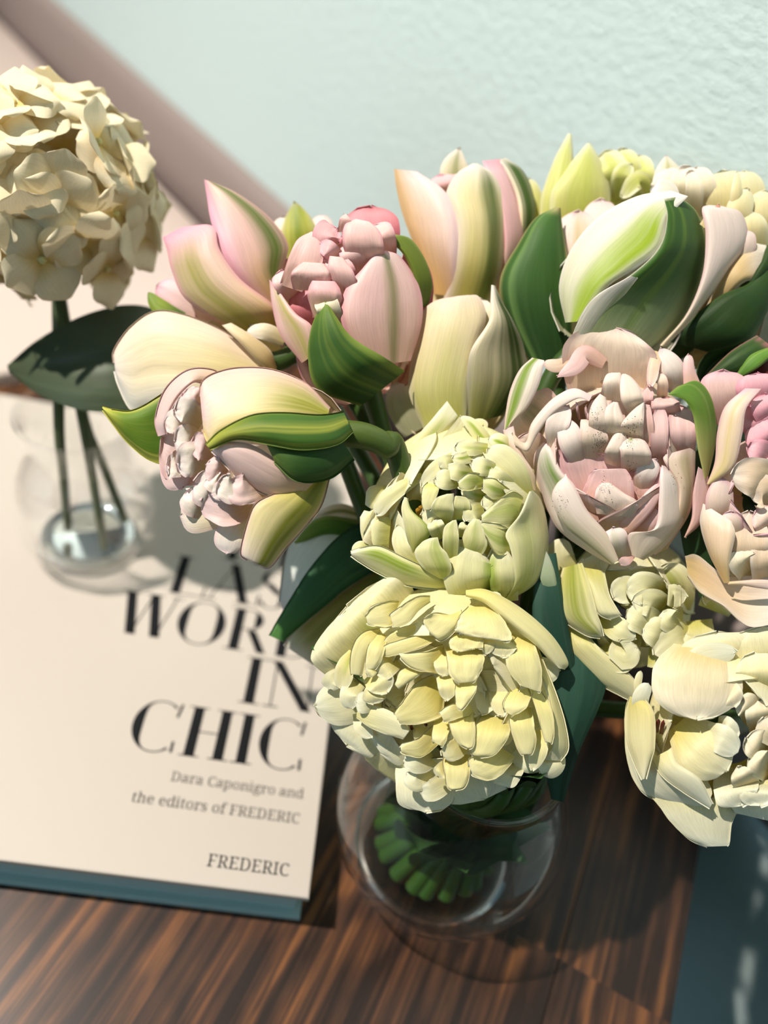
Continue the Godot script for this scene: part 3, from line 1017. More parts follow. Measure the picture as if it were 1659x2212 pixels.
func yellow_pal(o := {}) -> Dictionary:
	var p := {"a": lin(238, 226, 138), "b": lin(250, 241, 178), "c": lin(252, 246, 202), "e": lin(253, 250, 224), "es": 0.5}
	p.merge(o, true)
	return p


func bouquet() -> void:
	front_yellow()
	green_yellow()
	blush_double()
	side_tulip()
	cream_side()
	left_bud()
	pink_double()
	upper_bud()
	cream_bud()
	green_bud()
	white_bud()
	back_row()
	right_dark()
	right_pink()
	shaded_yellow()
	low_yellow()
	hanging_left()


func front_yellow() -> void:
	var base := Vector3(900, 640, -330)
	flower("widest pale yellow double tulip, fully open, nearest the front over the vase", 0.262, 650, 1240, 2.765, base, yellow_pal())
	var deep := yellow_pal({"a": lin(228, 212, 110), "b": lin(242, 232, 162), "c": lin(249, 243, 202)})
	var pale := yellow_pal({"a": lin(240, 232, 164), "b": lin(249, 245, 202), "c": lin(249, 249, 220)})
	var greeny := yellow_pal({"g": lin(180, 196, 84), "gs": 0.7, "gw": 0.3, "g1": 0.8})
	stem(local(base), (local(base) - local(Vector3(850, 700, 0))).normalized(), 1)
	# back ring
	pet("outer_petal", [560, 500, -300, 150, 470, 400, -130, 330, 350, 275, 0, 380, 275, 195, -50, 350], 12, {"nu": 28, "nv": 22, "pal": greeny, "r": 0.35})
	pet("outer_petal", [900, 420, -250, 200, 935, 200, -50, 270, 935, 88, -70, 240], 14, {"nu": 24, "nv": 20})
	blade("outer_petal", [985, 96, 0, 985, 135, 20, 1100, 90, -10, 1080, 165, 40, 1250, 160, -20, 1160, 225, 60, 1400, 268, -30, 1285, 335, 60, 1520, 390, -50, 1400, 425, 40, 1597, 525, -70, 1470, 500, 20, 1575, 572, -60, 1535, 560, 0], 55)
	pet("outer_petal", [420, 720, -200, 120, 250, 765, -130, 140, 85, 790, -120, 110], 20, {"pal": pale, "r": 0.45})
	pet("outer_petal", [430, 850, -200, 110, 335, 950, -160, 165, 275, 1020, -170, 150], 25, {"pal": pale, "r": 0.25})
	pet("outer_petal", [640, 900, -130, 100, 540, 1010, -90, 140, 475, 1070, -100, 110], 25, {"pal": pale})
	pet("outer_petal", [760, 1050, -200, 190, 745, 1250, -90, 180, 745, 1420, -70, 150], 18, {"pal": pale, "r": 0.22, "nu": 26, "nv": 20})
	pet("outer_petal", [930, 930, -200, 240, 1030, 1150, -110, 260, 1095, 1345, -80, 220], 14, {"pal": pale, "r": 0.2, "nu": 26, "nv": 22})
	pet("outer_petal", [1330, 900, -160, 150, 1410, 1060, -60, 160, 1455, 1180, -40, 120], 25, {"pal": pale})
	pet("outer_petal", [1500, 1060, -80, 70, 1490, 1140, -20, 85, 1430, 1190, -30, 40], 45, {"pal": pale})
	blade("outer_petal", [1360, 430, -40, 1400, 420, -60, 1420, 570, 0, 1455, 555, -40, 1480, 720, 20, 1525, 735, -40, 1505, 880, 20, 1575, 900, -50, 1505, 1020, 20, 1594, 1040, -50, 1450, 1110, 0, 1550, 1115, -40], 30)
	pet("outer_petal", [1390, 560, -100, 80, 1470, 580, -90, 75, 1545, 572, -90, 40], 20, {"pal": pale})
	# the closed back of the bloom
	cup("outer_petal", Vector3(880, 680, -330), Vector3(850, 740, 40), 640, 6, -180, 180, {"open": 0.6})
	# upper ruffles
	shell([590, 150, 560, 262, 20, 490, 165, 545, 316, 80, 420, 195, 470, 324, 80, 390, 245, 405, 302, 55], 40)
	shell([772, 128, 772, 168, 40, 680, 138, 704, 218, 95, 600, 188, 632, 294, 105, 537, 238, 560, 316, 90], 36)
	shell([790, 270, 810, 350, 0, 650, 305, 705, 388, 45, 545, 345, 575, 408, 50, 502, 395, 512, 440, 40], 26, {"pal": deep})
	shell([790, 345, 835, 385, 20, 645, 382, 705, 445, 80, 525, 416, 545, 487, 82, 494, 440, 500, 484, 74], 28)
	shell([470, 325, 505, 385, 20, 352, 358, 445, 425, 85, 300, 465, 392, 505, 85, 297, 588, 365, 600, 60], 46)
	shell([470, 345, 522, 372, 40, 402, 428, 502, 452, 108, 386, 520, 482, 512, 110, 388, 568, 452, 560, 95], 34)
	shell([845, 415, 842, 602, 20, 750, 456, 762, 590, 105, 660, 474, 662, 562, 118, 592, 476, 604, 512, 110], 42)
	shell([1000, 195, 1130, 195, 10, 950, 245, 1200, 260, 95, 925, 305, 1245, 340, 120, 920, 345, 1255, 395, 122], 50)
	shell([960, 325, 1100, 340, 40, 892, 378, 1090, 392, 110, 886, 436, 1082, 440, 118, 930, 466, 1050, 442, 112], 32, {"ruf": 0.09})
	shell([1290, 365, 1390, 400, -10, 1226, 456, 1412, 480, 80, 1226, 556, 1436, 592, 90, 1300, 656, 1430, 698, 70], 60)
	shell([850, 435, 1082, 435, 20, 870, 500, 1092, 510, 130, 886, 588, 1066, 600, 150, 932, 648, 1040, 640, 145], 62)
	shell([926, 635, 1062, 585, 80, 918, 700, 1046, 690, 160, 930, 778, 1000, 768, 172, 946, 806, 966, 806, 170], 40)
	shell([885, 250, 960, 215, 40, 800, 235, 950, 300, 120, 740, 260, 850, 400, 130, 732, 290, 800, 380, 125], 36, {"ruf": 0.12})
	pet("inner_petal", [840, 440, 20, 60, 860, 540, 110, 60, 850, 610, 110, 40], 40)
	pet("inner_petal", [860, 560, 40, 48, 875, 660, 130, 54, 870, 755, 130, 22], 40)
	pet("inner_petal", [1125, 340, 20, 34, 1115, 410, 115, 42, 1108, 480, 110, 18], 40)
	pet("inner_petal", [1250, 340, 0, 70, 1210, 420, 100, 74, 1200, 495, 100, 56], 45)
	pet("inner_petal", [320, 470, -40, 34, 265, 560, 10, 52, 240, 690, 0, 50], 40, {"pal": greeny})
	pet("inner_petal", [270, 600, -80, 50, 190, 640, -70, 54, 165, 690, -80, 34], 30, {"pal": pale})
	pet("inner_petal", [570, 510, 40, 54, 510, 560, 115, 60, 455, 600, 100, 44], 40)
	pet("inner_petal", [420, 590, 50, 62, 470, 640, 115, 72, 515, 705, 100, 48], 40)
	shell([820, 570, 690, 540, 20, 720, 600, 600, 575, 105, 640, 650, 570, 640, 110, 590, 686, 562, 660, 98], 36)
	pet("inner_petal", [490, 640, 20, 42, 440, 720, 95, 60, 435, 775, 80, 48], 40)
	pet("inner_petal", [470, 550, 80, 18, 420, 585, 130, 26, 395, 605, 115, 20], 50)
	pet("inner_petal", [340, 640, -20, 50, 290, 720, 30, 56, 315, 800, 10, 46], 40, {"pal": pale})
	pet("inner_petal", [490, 760, 10, 40, 390, 765, 60, 60, 330, 760, 40, 50], 40, {"pal": pale})
	shell([332, 796, 332, 862, -20, 440, 788, 430, 932, 40, 572, 840, 560, 974, 55, 646, 925, 608, 986, 45], 40, {"pal": pale})
	pet("inner_petal", [350, 830, -80, 34, 365, 910, -60, 44, 420, 980, -60, 28], 40, {"pal": pale})
	# broad petals deep in the bloom close the gaps
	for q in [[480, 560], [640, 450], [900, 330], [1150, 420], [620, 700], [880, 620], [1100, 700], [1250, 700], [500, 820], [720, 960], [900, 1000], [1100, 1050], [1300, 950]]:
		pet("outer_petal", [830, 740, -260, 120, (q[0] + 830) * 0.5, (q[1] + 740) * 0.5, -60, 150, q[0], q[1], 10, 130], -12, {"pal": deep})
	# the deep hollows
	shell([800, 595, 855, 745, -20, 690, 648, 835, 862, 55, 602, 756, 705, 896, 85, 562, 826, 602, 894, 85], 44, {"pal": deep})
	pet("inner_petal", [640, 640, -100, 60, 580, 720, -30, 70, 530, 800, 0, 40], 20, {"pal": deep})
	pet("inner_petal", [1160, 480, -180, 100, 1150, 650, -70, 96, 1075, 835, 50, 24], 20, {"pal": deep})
	pet("inner_petal", [1200, 600, -80, 70, 1200, 740, 20, 66, 1205, 850, 30, 24], 30)
	for q in [[1160, 490, 40, 26], [1180, 505, 45, 20], [660, 915, 20, 18], [745, 890, 10, 20]]:
		pet("stamen", [q[0] - 8, q[1] - 30, q[2] - 60, q[3] * 0.4, q[0], q[1], q[2], q[3] * 0.5, q[0] + 6, q[1] + q[3], q[2], q[3] * 0.45], 60, {"nu": 6, "nv": 6, "pal": {"a": lin(120, 60, 50), "b": lin(110, 50, 48), "c": lin(90, 40, 40)}})
	# lower mound
	shell([1000, 765, 1042, 842, 20, 900, 778, 932, 866, 130, 832, 820, 862, 882, 128], 30)
	shell([800, 852, 902, 856, 20, 780, 958, 882, 962, 120, 790, 1000, 848, 1026, 118], 40)
	shell([900, 822, 1032, 828, 30, 880, 900, 1042, 920, 145, 930, 1000, 1032, 1020, 155, 984, 1036, 1010, 1040, 150], 52)
	shell([1080, 835, 1252, 868, -20, 1030, 930, 1242, 962, 110, 1012, 1040, 1162, 1072, 130, 1022, 1078, 1090, 1092, 122], 62)
	pet("inner_petal", [980, 990, 40, 48, 910, 1050, 130, 58, 845, 1085, 120, 34], 40)
	shell([1150, 1005, 1282, 1092, 0, 1042, 1068, 1202, 1184, 95, 1002, 1100, 1122, 1232, 105, 1006, 1140, 1034, 1206, 98], 48)
	shell([850, 1055, 1012, 1080, 0, 850, 1150, 1012, 1172, 95, 870, 1256, 982, 1268, 100, 890, 1284, 932, 1286, 92], 42)
	pet("inner_petal", [1200, 1080, -60, 120, 1180, 1180, 0, 120, 1150, 1240, 0, 90], 30, {"pal": pale})
	shell([800, 890, 830, 1010, -10, 700, 975, 725, 1090, 60, 620, 1010, 640, 1080, 70, 596, 1030, 604, 1066, 62], 34)
	pet("inner_petal", [790, 1090, -10, 50, 700, 1130, 60, 58, 610, 1112, 40, 34], 40, {"pal": pale})
	pet("inner_petal", [725, 870, -40, 34, 712, 960, 30, 34, 700, 1010, 20, 15], 50)
	pet("inner_petal", [780, 1200, -10, 52, 690, 1240, 30, 52, 630, 1190, 20, 34], 40, {"pal": pale})
	pet("inner_petal", [880, 1230, -20, 60, 790, 1290, 20, 56, 715, 1300, 10, 36], 40, {"pal": pale})
	pet("inner_petal", [880, 1140, 40, 36, 835, 1180, 100, 42, 808, 1205, 90, 30], 45)
	shell([1270, 655, 1392, 700, 0, 1202, 758, 1352, 792, 95, 1218, 815, 1272, 846, 92], 40)
	shell([1270, 772, 1382, 800, 0, 1246, 880, 1392, 902, 85, 1280, 1008, 1402, 1002, 85, 1312, 1072, 1380, 1070, 75], 52)
	shell([1350, 655, 1422, 680, -20, 1390, 778, 1492, 800, 50, 1430, 908, 1512, 922, 55, 1462, 995, 1500, 1005, 48], 36)
	pet("inner_petal", [1425, 930, -20, 32, 1420, 1050, 50, 48, 1382, 1170, 40, 26], 45)


func green_yellow() -> void:
	var base := Vector3(900, 900, -520)
	var pal := yellow_pal({"a": lin(230, 228, 130), "b": lin(249, 244, 184), "c": lin(252, 248, 210)})
	flower("half-open pale yellow double tulip with lime green streaks, just above the widest yellow one", 0.264, 750, 860, 3.687, base, pal)
	var green := pal.merged({"g": lin(166, 190, 62), "gs": 0.85, "gw": 0.26, "g0": -0.3, "g1": 0.95}, true)
	var gr := green.merged({"gx": 0.4, "gw": 0.35}, true)
	var gl := green.merged({"gx": -0.5, "gw": 0.3}, true)
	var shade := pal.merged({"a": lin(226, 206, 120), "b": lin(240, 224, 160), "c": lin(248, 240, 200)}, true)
	stem(local(base), (local(base) - local(Vector3(900, 850, 0))).normalized(), 2)
	cup("outer_petal", Vector3(900, 900, -520), Vector3(860, 900, 60), 700, 6, -180, 180, {"open": 0.6})
	# tall petals at the back
	blade("outer_petal", [430, 680, -300, 640, 640, -320, 408, 545, -280, 610, 500, -320, 555, 310, -260, 720, 350, -310, 690, 150, -250, 840, 210, -290, 795, 22, -270, 880, 140, -290], 30, {"pal": green.merged({"gs": 0.5}, true)})
	blade("outer_petal", [600, 620, -260, 920, 520, -260, 640, 460, -240, 1060, 430, -240, 760, 310, -220, 1085, 330, -230, 895, 145, -240, 1000, 205, -250], -50)
	pet("outer_petal", [1130, 400, -220, 46, 1070, 310, -180, 60, 985, 205, -170, 50, 900, 145, -190, 22], 45, {"pal": green})
	pet("outer_petal", [1000, 300, -330, 90, 1060, 240, -320, 80, 1110, 260, -320, 40], 20)
	# left bowl
	blade("outer_petal", [395, 900, -200, 330, 700, -220, 290, 890, -140, 250, 690, -190, 190, 880, -110, 180, 705, -160, 142, 850, -110, 150, 745, -140], 30)
	blade("outer_petal", [250, 1190, -140, 260, 880, -140, 160, 1200, -110, 210, 885, -100, 108, 1080, -80, 180, 900, -90, 101, 950, -80, 135, 892, -90], 30)
	blade("outer_petal", [330, 1190, -100, 350, 950, -100, 225, 1195, -50, 280, 950, -60, 185, 1100, -40, 230, 955, -50, 181, 1010, -40, 200, 958, -50], 30)
	pet("outer_petal", [590, 980, -420, 190, 430, 940, -260, 300, 305, 890, -60, 320, 248, 860, -20, 300], -14, {"pal": shade, "nu": 26, "nv": 20, "r": 0.2})
	pet("inner_petal", [600, 620, -40, 26, 470, 690, 10, 48, 320, 800, 30, 58, 232, 935, 0, 34], 55, {"r": 0.15})
	pet("outer_petal", [560, 840, -160, 70, 540, 760, -60, 70, 590, 650, -20, 60], 10, {"pal": shade})
	# lower left petal with green stripe
	blade("outer_petal", [810, 1450, -60, 830, 1525, -100, 640, 1362, 40, 640, 1515, -60, 440, 1268, 80, 450, 1484, -40, 255, 1180, 70, 240, 1388, -40, 120, 1195, 40, 105, 1305, -20, 30, 1228, 20, 33, 1252, 10], 60, {"pal": green.merged({"gx": -0.25, "gw": 0.4, "g0": 0.15}, true)})
	pet("outer_petal", [170, 1200, -20, 56, 95, 1190, 10, 50, 38, 1235, 0, 18], 30)
	# lower middle petals
	pet("outer_petal", [1030, 1620, -160, 120, 970, 1460, 60, 205, 985, 1280, 90, 190, 1040, 1185, 70, 130], 30, {"pal": gr.merged({"gx": 0.75, "gw": 0.28}, true), "nu": 26, "nv": 20, "r": 0.18})
	pet("outer_petal", [1260, 1620, -160, 100, 1245, 1450, 40, 112, 1230, 1310, 70, 104, 1250, 1205, 50, 66], 35, {"pal": gl.merged({"gx": -0.8, "gw": 0.4}, true), "nu": 24, "nv": 18})
	blade("outer_petal", [1255, 1605, -140, 1285, 1612, -200, 1330, 1485, 0, 1470, 1505, -220, 1330, 1350, 60, 1562, 1380, -240, 1293, 1180, 90, 1604, 1180, -240, 1262, 1075, 90, 1586, 960, -220, 1370, 930, 60, 1540, 805, -160, 1450, 745, -20, 1478, 735, -40], 60, {"pal": green.merged({"gs": 0.3}, true)})
	# upper right
	pet("outer_petal", [1430, 840, -140, 90, 1350, 620, 0, 118, 1230, 480, 30, 118, 1120, 405, 20, 70], 35, {"nu": 24, "nv": 18})
	pet("outer_petal", [1330, 450, -120, 56, 1220, 360, -20, 76, 1125, 325, -40, 44], 40, {"pal": green})
	pet("inner_petal", [1120, 400, -20, 32, 1000, 400, 50, 56, 860, 385, 40, 48], 40, {"pal": green.merged({"gs": 0.5}, true)})
	pet("inner_petal", [1020, 440, 10, 42, 930, 480, 90, 44, 838, 480, 80, 44], 40, {"pal": green})
	# dome
	pet("inner_petal", [870, 480, 10, 50, 740, 560, 80, 66, 595, 700, 50, 44], 45)
	pet("inner_petal", [880, 510, 40, 42, 790, 510, 110, 50, 735, 550, 95, 32], 45)
	pet("inner_petal", [910, 660, 60, 50, 790, 650, 140, 70, 695, 645, 120, 42], 45)
	pet("inner_petal", [1010, 610, 40, 44, 880, 590, 125, 66, 780, 555, 110, 42], 40, {"pal": green.merged({"g1": 0.6}, true)})
	shell([640, 668, 742, 688, 40, 600, 720, 732, 722, 115, 590, 800, 692, 830, 122, 602, 886, 668, 884, 104], 42)
	shell([762, 975, 832, 980, 40, 672, 890, 846, 900, 138, 702, 800, 846, 830, 150, 782, 766, 850, 766, 142], 42)
	shell([832, 970, 952, 960, 40, 840, 880, 982, 880, 128, 852, 796, 962, 802, 136, 864, 780, 920, 784, 130], 32)
	shell([1092, 600, 1072, 722, 70, 982, 590, 962, 742, 146, 892, 660, 896, 720, 146], 38, {"pal": green.merged({"g1": 0.7}, true)})
	pet("inner_petal", [1100, 790, 50, 66, 1000, 765, 125, 70, 915, 715, 120, 32], 40, {"pal": green.merged({"g1": 0.75}, true)})
	shell([1292, 720, 1252, 802, 40, 1182, 650, 1152, 802, 125, 1092, 640, 1086, 742, 132], 38, {"pal": green.merged({"g1": 0.7}, true)})
	pet("inner_petal", [1200, 575, 20, 34, 1090, 550, 115, 64, 985, 520, 100, 42], 40, {"pal": green.merged({"g1": 0.6}, true)})
	pet("inner_petal", [1320, 720, 0, 44, 1200, 640, 90, 66, 1105, 610, 90, 44], 40)
	pet("inner_petal", [1260, 790, 50, 56, 1150, 830, 130, 66, 1085, 855, 120, 44], 40)
	pet("inner_petal", [1090, 890, 70, 54, 1000, 915, 130, 62, 945, 980, 120, 34], 40)
	shell([1405, 790, 1335, 1025, 10, 1312, 738, 1242, 1042, 80, 1190, 830, 1112, 1012, 112, 1082, 930, 1072, 985, 108], 44, {"pal": green.merged({"gs": 0.6}, true)})
	shell([1315, 1060, 1292, 1245, 0, 1232, 1008, 1202, 1252, 80, 1122, 990, 1132, 1172, 110, 1068, 998, 1076, 1040, 106], 44, {"pal": green.merged({"gs": 0.7}, true)})
	shell([885, 1262, 1062, 1264, 20, 915, 1140, 1112, 1172, 100, 950, 1030, 1092, 1062, 116, 1002, 966, 1060, 974, 108], 48, {"pal": green.merged({"gs": 0.45}, true)})
	# left inside
	shell([520, 1236, 562, 1180, 0, 470, 1090, 662, 1090, 70, 442, 960, 640, 1010, 90, 432, 860, 522, 900, 75, 455, 792, 482, 804, 60], 44, {"pal": gr.merged({"gx": 0.65, "gs": 0.7}, true)})
	pet("inner_petal", [580, 1320, 0, 44, 440, 1200, 20, 56, 400, 1010, 0, 26], 30, {"ruf": 0.16})
	shell([722, 1432, 792, 1452, 0, 602, 1350, 826, 1352, 100, 540, 1230, 792, 1240, 128, 592, 1150, 746, 1180, 120, 652, 1118, 724, 1114, 110], 56, {"pal": gr.merged({"gs": 0.7}, true)})
	shell([780, 1290, 872, 1302, 40, 756, 1150, 892, 1130, 138, 770, 1030, 882, 1040, 145, 832, 978, 870, 974, 135], 32, {"pal": green.merged({"gs": 0.4}, true)})
	pet("inner_petal", [790, 1010, 10, 64, 690, 935, 85, 86, 590, 935, 70, 54], 40)
	pet("inner_petal", [750, 1120, 40, 52, 710, 1030, 115, 60, 688, 970, 105, 42], 40, {"pal": green.merged({"gs": 0.5}, true)})
	pet("inner_petal", [905, 1110, 40, 32, 920, 1040, 105, 32, 922, 985, 100, 20], 45)
	for q in [[565, 890, 20], [590, 870, 0]]:
		pet("stamen", [q[0] + 20, q[1] + 60, q[2] - 120, 14, q[0] + 4, q[1] + 20, q[2] - 20, 22, q[0], q[1] - 20, q[2], 22], 70, {"nu": 8, "nv": 8, "pal": {"a": lin(200, 180, 90), "b": lin(206, 160, 60), "c": lin(190, 140, 50)}, "ruf": 0.2})


func blush_pal(o := {}) -> Dictionary:
	var p := {"a": lin(242, 224, 190), "b": lin(250, 226, 212), "c": lin(252, 234, 226), "e": lin(250, 204, 210), "es": 0.6, "ew": 0.3}
	p.merge(o, true)
	return p


func cream_pal(o := {}) -> Dictionary:
	var p := {"a": lin(232, 214, 150), "b": lin(249, 235, 200), "c": lin(252, 241, 226), "e": lin(250, 238, 226), "es": 0.5}
	p.merge(o, true)
	return p


func pink_pal(o := {}) -> Dictionary:
	var p := {"a": lin(234, 204, 160), "b": lin(248, 196, 196), "c": lin(251, 208, 214), "e": lin(243, 158, 180), "es": 0.6, "ew": 0.3}
	p.merge(o, true)
	return p


func green_pal(o := {}) -> Dictionary:
	var p := {"a": lin(62, 94, 40), "b": lin(74, 108, 50), "c": lin(120, 146, 66), "h": lin(150, 172, 92), "hs": 0.6, "e": lin(168, 180, 92), "es": 0.4, "ew": 0.2}
	p.merge(o, true)
	return p


func flame(o := {}) -> Dictionary:
	var p := {"g": lin(88, 118, 40), "gs": 0.95, "gw": 0.3, "g0": -0.4, "g1": 1.1}
	p.merge(o, true)
	return p


func blush_double() -> void:
	var base := Vector3(850, 1060, -560)
	var pal := blush_pal()
	flower("blush white double tulip facing the camera with dark specks on its inner petals", 0.266, 1080, 690, 3.456, base, pal)
	stem(local(base), (local(base) - local(Vector3(850, 980, 0))).normalized(), 3)
	var warm := blush_pal({"a": lin(236, 208, 162), "b": lin(248, 222, 196), "c": lin(252, 232, 214)})
	var white := blush_pal({"a": lin(246, 226, 198), "b": lin(252, 235, 222), "c": lin(254, 243, 236)})
	var rose := blush_pal({"a": lin(246, 200, 178), "b": lin(251, 210, 204), "c": lin(253, 222, 218), "e": lin(246, 182, 192)})
	var fl := white.merged(flame({"gs": 0.8, "g": lin(120, 152, 60)}), true)
	cup("outer_petal", Vector3(850, 1060, -560), Vector3(850, 960, 40), 640, 6, -180, 180, {"open": 0.7, "pal": warm})
	# back
	pet("outer_petal", [830, 800, -420, 200, 815, 480, -200, 330, 830, 230, -60, 350, 860, 55, -40, 250], -18, {"nu": 30, "nv": 24, "r": 0.4, "pal": warm})
	pet("outer_petal", [780, 330, -80, 40, 640, 260, -20, 70, 560, 350, 0, 62, 430, 425, 0, 22], 30, {"pal": rose})
	pet("outer_petal", [560, 300, -80, 40, 430, 345, -50, 52, 325, 325, -60, 34], 30, {"pal": warm})
	# upper left: rolled green-edged petal and the folds under it
	pet("outer_petal", [440, 930, -330, 110, 300, 760, -200, 210, 170, 640, -120, 230], -15, {"pal": warm.merged(flame({"gs": 0.6, "gw": 0.4}), true), "nu": 24, "nv": 18})
	blade("outer_petal", [30, 830, -40, 92, 765, 0, 44, 680, -50, 205, 660, 20, 78, 520, -50, 288, 500, 30, 150, 370, -50, 328, 345, 20, 240, 285, -50, 332, 305, 0], 50, {"pal": white.merged(flame({"gx": -0.35, "gw": 0.45, "g": lin(128, 156, 56), "g1": 1.4}), true)})
	blade("outer_petal", [250, 1278, -60, 275, 1276, -60, 122, 1060, -40, 255, 1145, 0, 50, 930, -40, 145, 965, 0, 24, 825, -40, 100, 795, 0], 30, {"pal": warm})
	pet("outer_petal", [330, 1100, -220, 110, 215, 965, -90, 140, 140, 890, -40, 90], -10, {"pal": warm})
	blade("outer_petal", [93, 842, 20, 108, 935, 30, 188, 922, 20, 205, 985, 30, 232, 780, 30, 280, 860, 40, 340, 640, 30, 385, 720, 50, 440, 558, 30, 490, 640, 60, 560, 513, 20, 590, 590, 60, 688, 568, 20, 665, 612, 50], 26, {"pal": white})
	# left column
	pet("inner_petal", [420, 990, -20, 52, 425, 800, 70, 76, 505, 640, 70, 52], 40, {"pal": white})
	pet("inner_petal", [630, 1110, -40, 50, 540, 920, 80, 90, 480, 740, 80, 52], 40, {"pal": white})
	# outer left
	blade("outer_petal", [828, 1832, -80, 885, 1800, -20, 640, 1724, -110, 790, 1610, 40, 430, 1560, -150, 650, 1440, 60, 310, 1310, -170, 560, 1240, 60, 254, 1120, -150, 460, 1130, 40, 260, 1000, -120, 395, 985, 0, 322, 918, -80, 352, 925, -60], 70, {"pal": fl.merged({"gx": 0.15, "gw": 0.4, "g0": 0.25, "g1": 1.0}, true), "nu": 32, "nv": 22})
	blade("outer_petal", [842, 1832, 0, 886, 1790, 20, 680, 1702, 20, 800, 1600, 60, 500, 1560, 20, 655, 1430, 90, 412, 1420, 30, 570, 1270, 90, 388, 1300, 30, 505, 1180, 70, 452, 1180, 20, 492, 1150, 30], 50, {"pal": white.merged(flame({"gx": -0.7, "gw": 0.45, "gs": 0.5, "g": lin(150, 160, 90), "g1": 0.7}), true), "nu": 30, "nv": 20})
	# bottom centre
	pet("outer_petal", [905, 1790, -60, 80, 870, 1660, 60, 96, 840, 1555, 60, 84], 35, {"pal": white.merged(flame({"gs": 0.4, "g": lin(170, 180, 100)}), true)})
	pet("outer_petal", [960, 1740, -80, 60, 930, 1790, -40, 56, 900, 1830, -60, 30], 30, {"pal": rose})
	# right
	blade("outer_petal", [1375, 1628, -150, 1385, 1628, -150, 1430, 1480, -120, 1500, 1520, -150, 1440, 1300, -100, 1552, 1350, -150, 1480, 1100, -60, 1555, 1150, -100], 30, {"pal": rose})
	blade("outer_petal", [1150, 1760, -100, 1250, 1710, -160, 1300, 1500, -40, 1415, 1450, -150, 1330, 1250, 0, 1450, 1250, -120, 1225, 1060, 20, 1458, 1080, -100, 1236, 1008, 0, 1462, 948, -80], 60, {"pal": warm.merged(flame({"gs": 0.45, "g": lin(176, 170, 96), "gx": 0.3}), true)})
	blade("outer_petal", [985, 1762, 0, 1072, 1798, -40, 962, 1600, 60, 1242, 1690, -60, 1150, 1562, 70, 1372, 1500, -90, 1188, 1330, 80, 1388, 1330, -90, 1193, 1180, 70, 1335, 1200, -20, 1208, 1088, 50, 1232, 1094, 30], 60, {"pal": white.merged(flame({"gs": 0.4, "g": lin(188, 178, 110), "gx": 0.7}), true), "nu": 30, "nv": 20})
	pet("inner_petal", [1200, 1110, -60, 54, 1190, 880, 55, 62, 1200, 650, 45, 50], 40, {"pal": rose})
	pet("inner_petal", [1360, 1080, -100, 86, 1355, 850, 20, 92, 1340, 640, 0, 84], 35, {"pal": rose, "nv": 18})
	pet("inner_petal", [1260, 740, -20, 86, 1240, 640, 20, 94, 1240, 580, -10, 80], 35, {"pal": rose})
	pet("outer_petal", [1330, 530, -120, 54, 1290, 380, -20, 96, 1195, 215, -40, 44], 40, {"pal": white})
	pet("inner_petal", [1180, 240, -40, 34, 1150, 350, 0, 40, 1128, 495, 10, 34], 45, {"pal": warm})
	pet("inner_petal", [1210, 580, -60, 36, 1215, 480, -10, 36, 1200, 400, -10, 18], 45, {"pal": warm})
	pet("inner_petal", [1120, 690, -60, 44, 1090, 600, 0, 44, 1130, 500, 0, 24], 40, {"pal": rose})
	blade("green_petal", [1528, 1195, -20, 1556, 1165, -60, 1474, 950, 60, 1606, 950, -60, 1442, 720, 90, 1614, 760, -50, 1388, 615, 110, 1572, 570, -20, 1300, 572, 110, 1472, 458, 20, 1252, 562, 100, 1330, 498, 60], 45, {"pal": green_pal({"a": lin(196, 190, 120), "b": lin(104, 138, 52), "c": lin(88, 128, 46), "h": lin(150, 168, 90)}), "mat": M.green_petal, "nu": 30})
	pet("outer_petal", [1430, 480, -20, 62, 1410, 370, -10, 44, 1412, 262, -20, 36], 40, {"pal": rose})
	# pink cup inside
	shell([620, 1520, 1170, 1540, -120, 530, 1330, 1210, 1330, -50, 450, 1140, 1222, 1180, 0, 430, 985, 1200, 1100, 10], -60, {"pal": rose, "soft": 1.0, "up": 8.0, "ruf": 0.03, "nv": 26})
	shell([640, 1500, 1030, 1520, -60, 600, 1340, 1010, 1360, -6, 650, 1190, 1000, 1210, 26, 690, 1130, 950, 1125, 34], 40, {"pal": rose, "ruf": 0.05, "nv": 26})
	shell([720, 1450, 1000, 1480, 0, 706, 1350, 1030, 1370, 62, 730, 1250, 930, 1300, 74, 756, 1222, 830, 1226, 66], 40, {"pal": white, "up": -10.0, "soft": 0.5})
	pet("outer_petal", [1020, 1600, -120, 130, 1100, 1500, -40, 80, 1170, 1410, -20, 36], 10, {"pal": rose})
	pet("outer_petal", [930, 1570, -40, 54, 1080, 1400, 40, 66, 1195, 1225, 40, 36], 30, {"pal": rose})
	pet("outer_petal", [1040, 1300, -80, 66, 1090, 1160, 40, 82, 1165, 1050, 40, 58], 30, {"pal": white})
	# the pale heart, leaning back over the cup
	for q in [[700, 900, -60], [900, 820, -40], [1060, 860, -60], [900, 1060, -80], [760, 620, -60], [980, 560, -60]]:
		pet("outer_petal", [870, 1120, -220, 120, (q[0] + 870) * 0.5, (q[1] + 1120) * 0.5, -110, 150, q[0], q[1] - 60, q[2], 130], -8, {"pal": warm})
	shell([752, 600, 926, 612, 10, 766, 480, 914, 484, 92, 790, 414, 902, 404, 74, 832, 398, 880, 398, 62], 36, {"pal": white, "up": -16.0, "soft": 0.6})
	shell([672, 890, 802, 900, 0, 664, 760, 802, 780, 132, 680, 640, 804, 660, 128, 740, 560, 792, 588, 96], 40, {"pal": white, "up": -24.0, "soft": 0.6})
	shell([786, 895, 934, 902, 10, 772, 760, 934, 780, 142, 790, 660, 904, 680, 136, 842, 618, 882, 622, 118], 26, {"pal": white.merged({"a": lin(248, 232, 196)}, true), "rib": 0.05, "up": -20.0, "soft": 0.6})
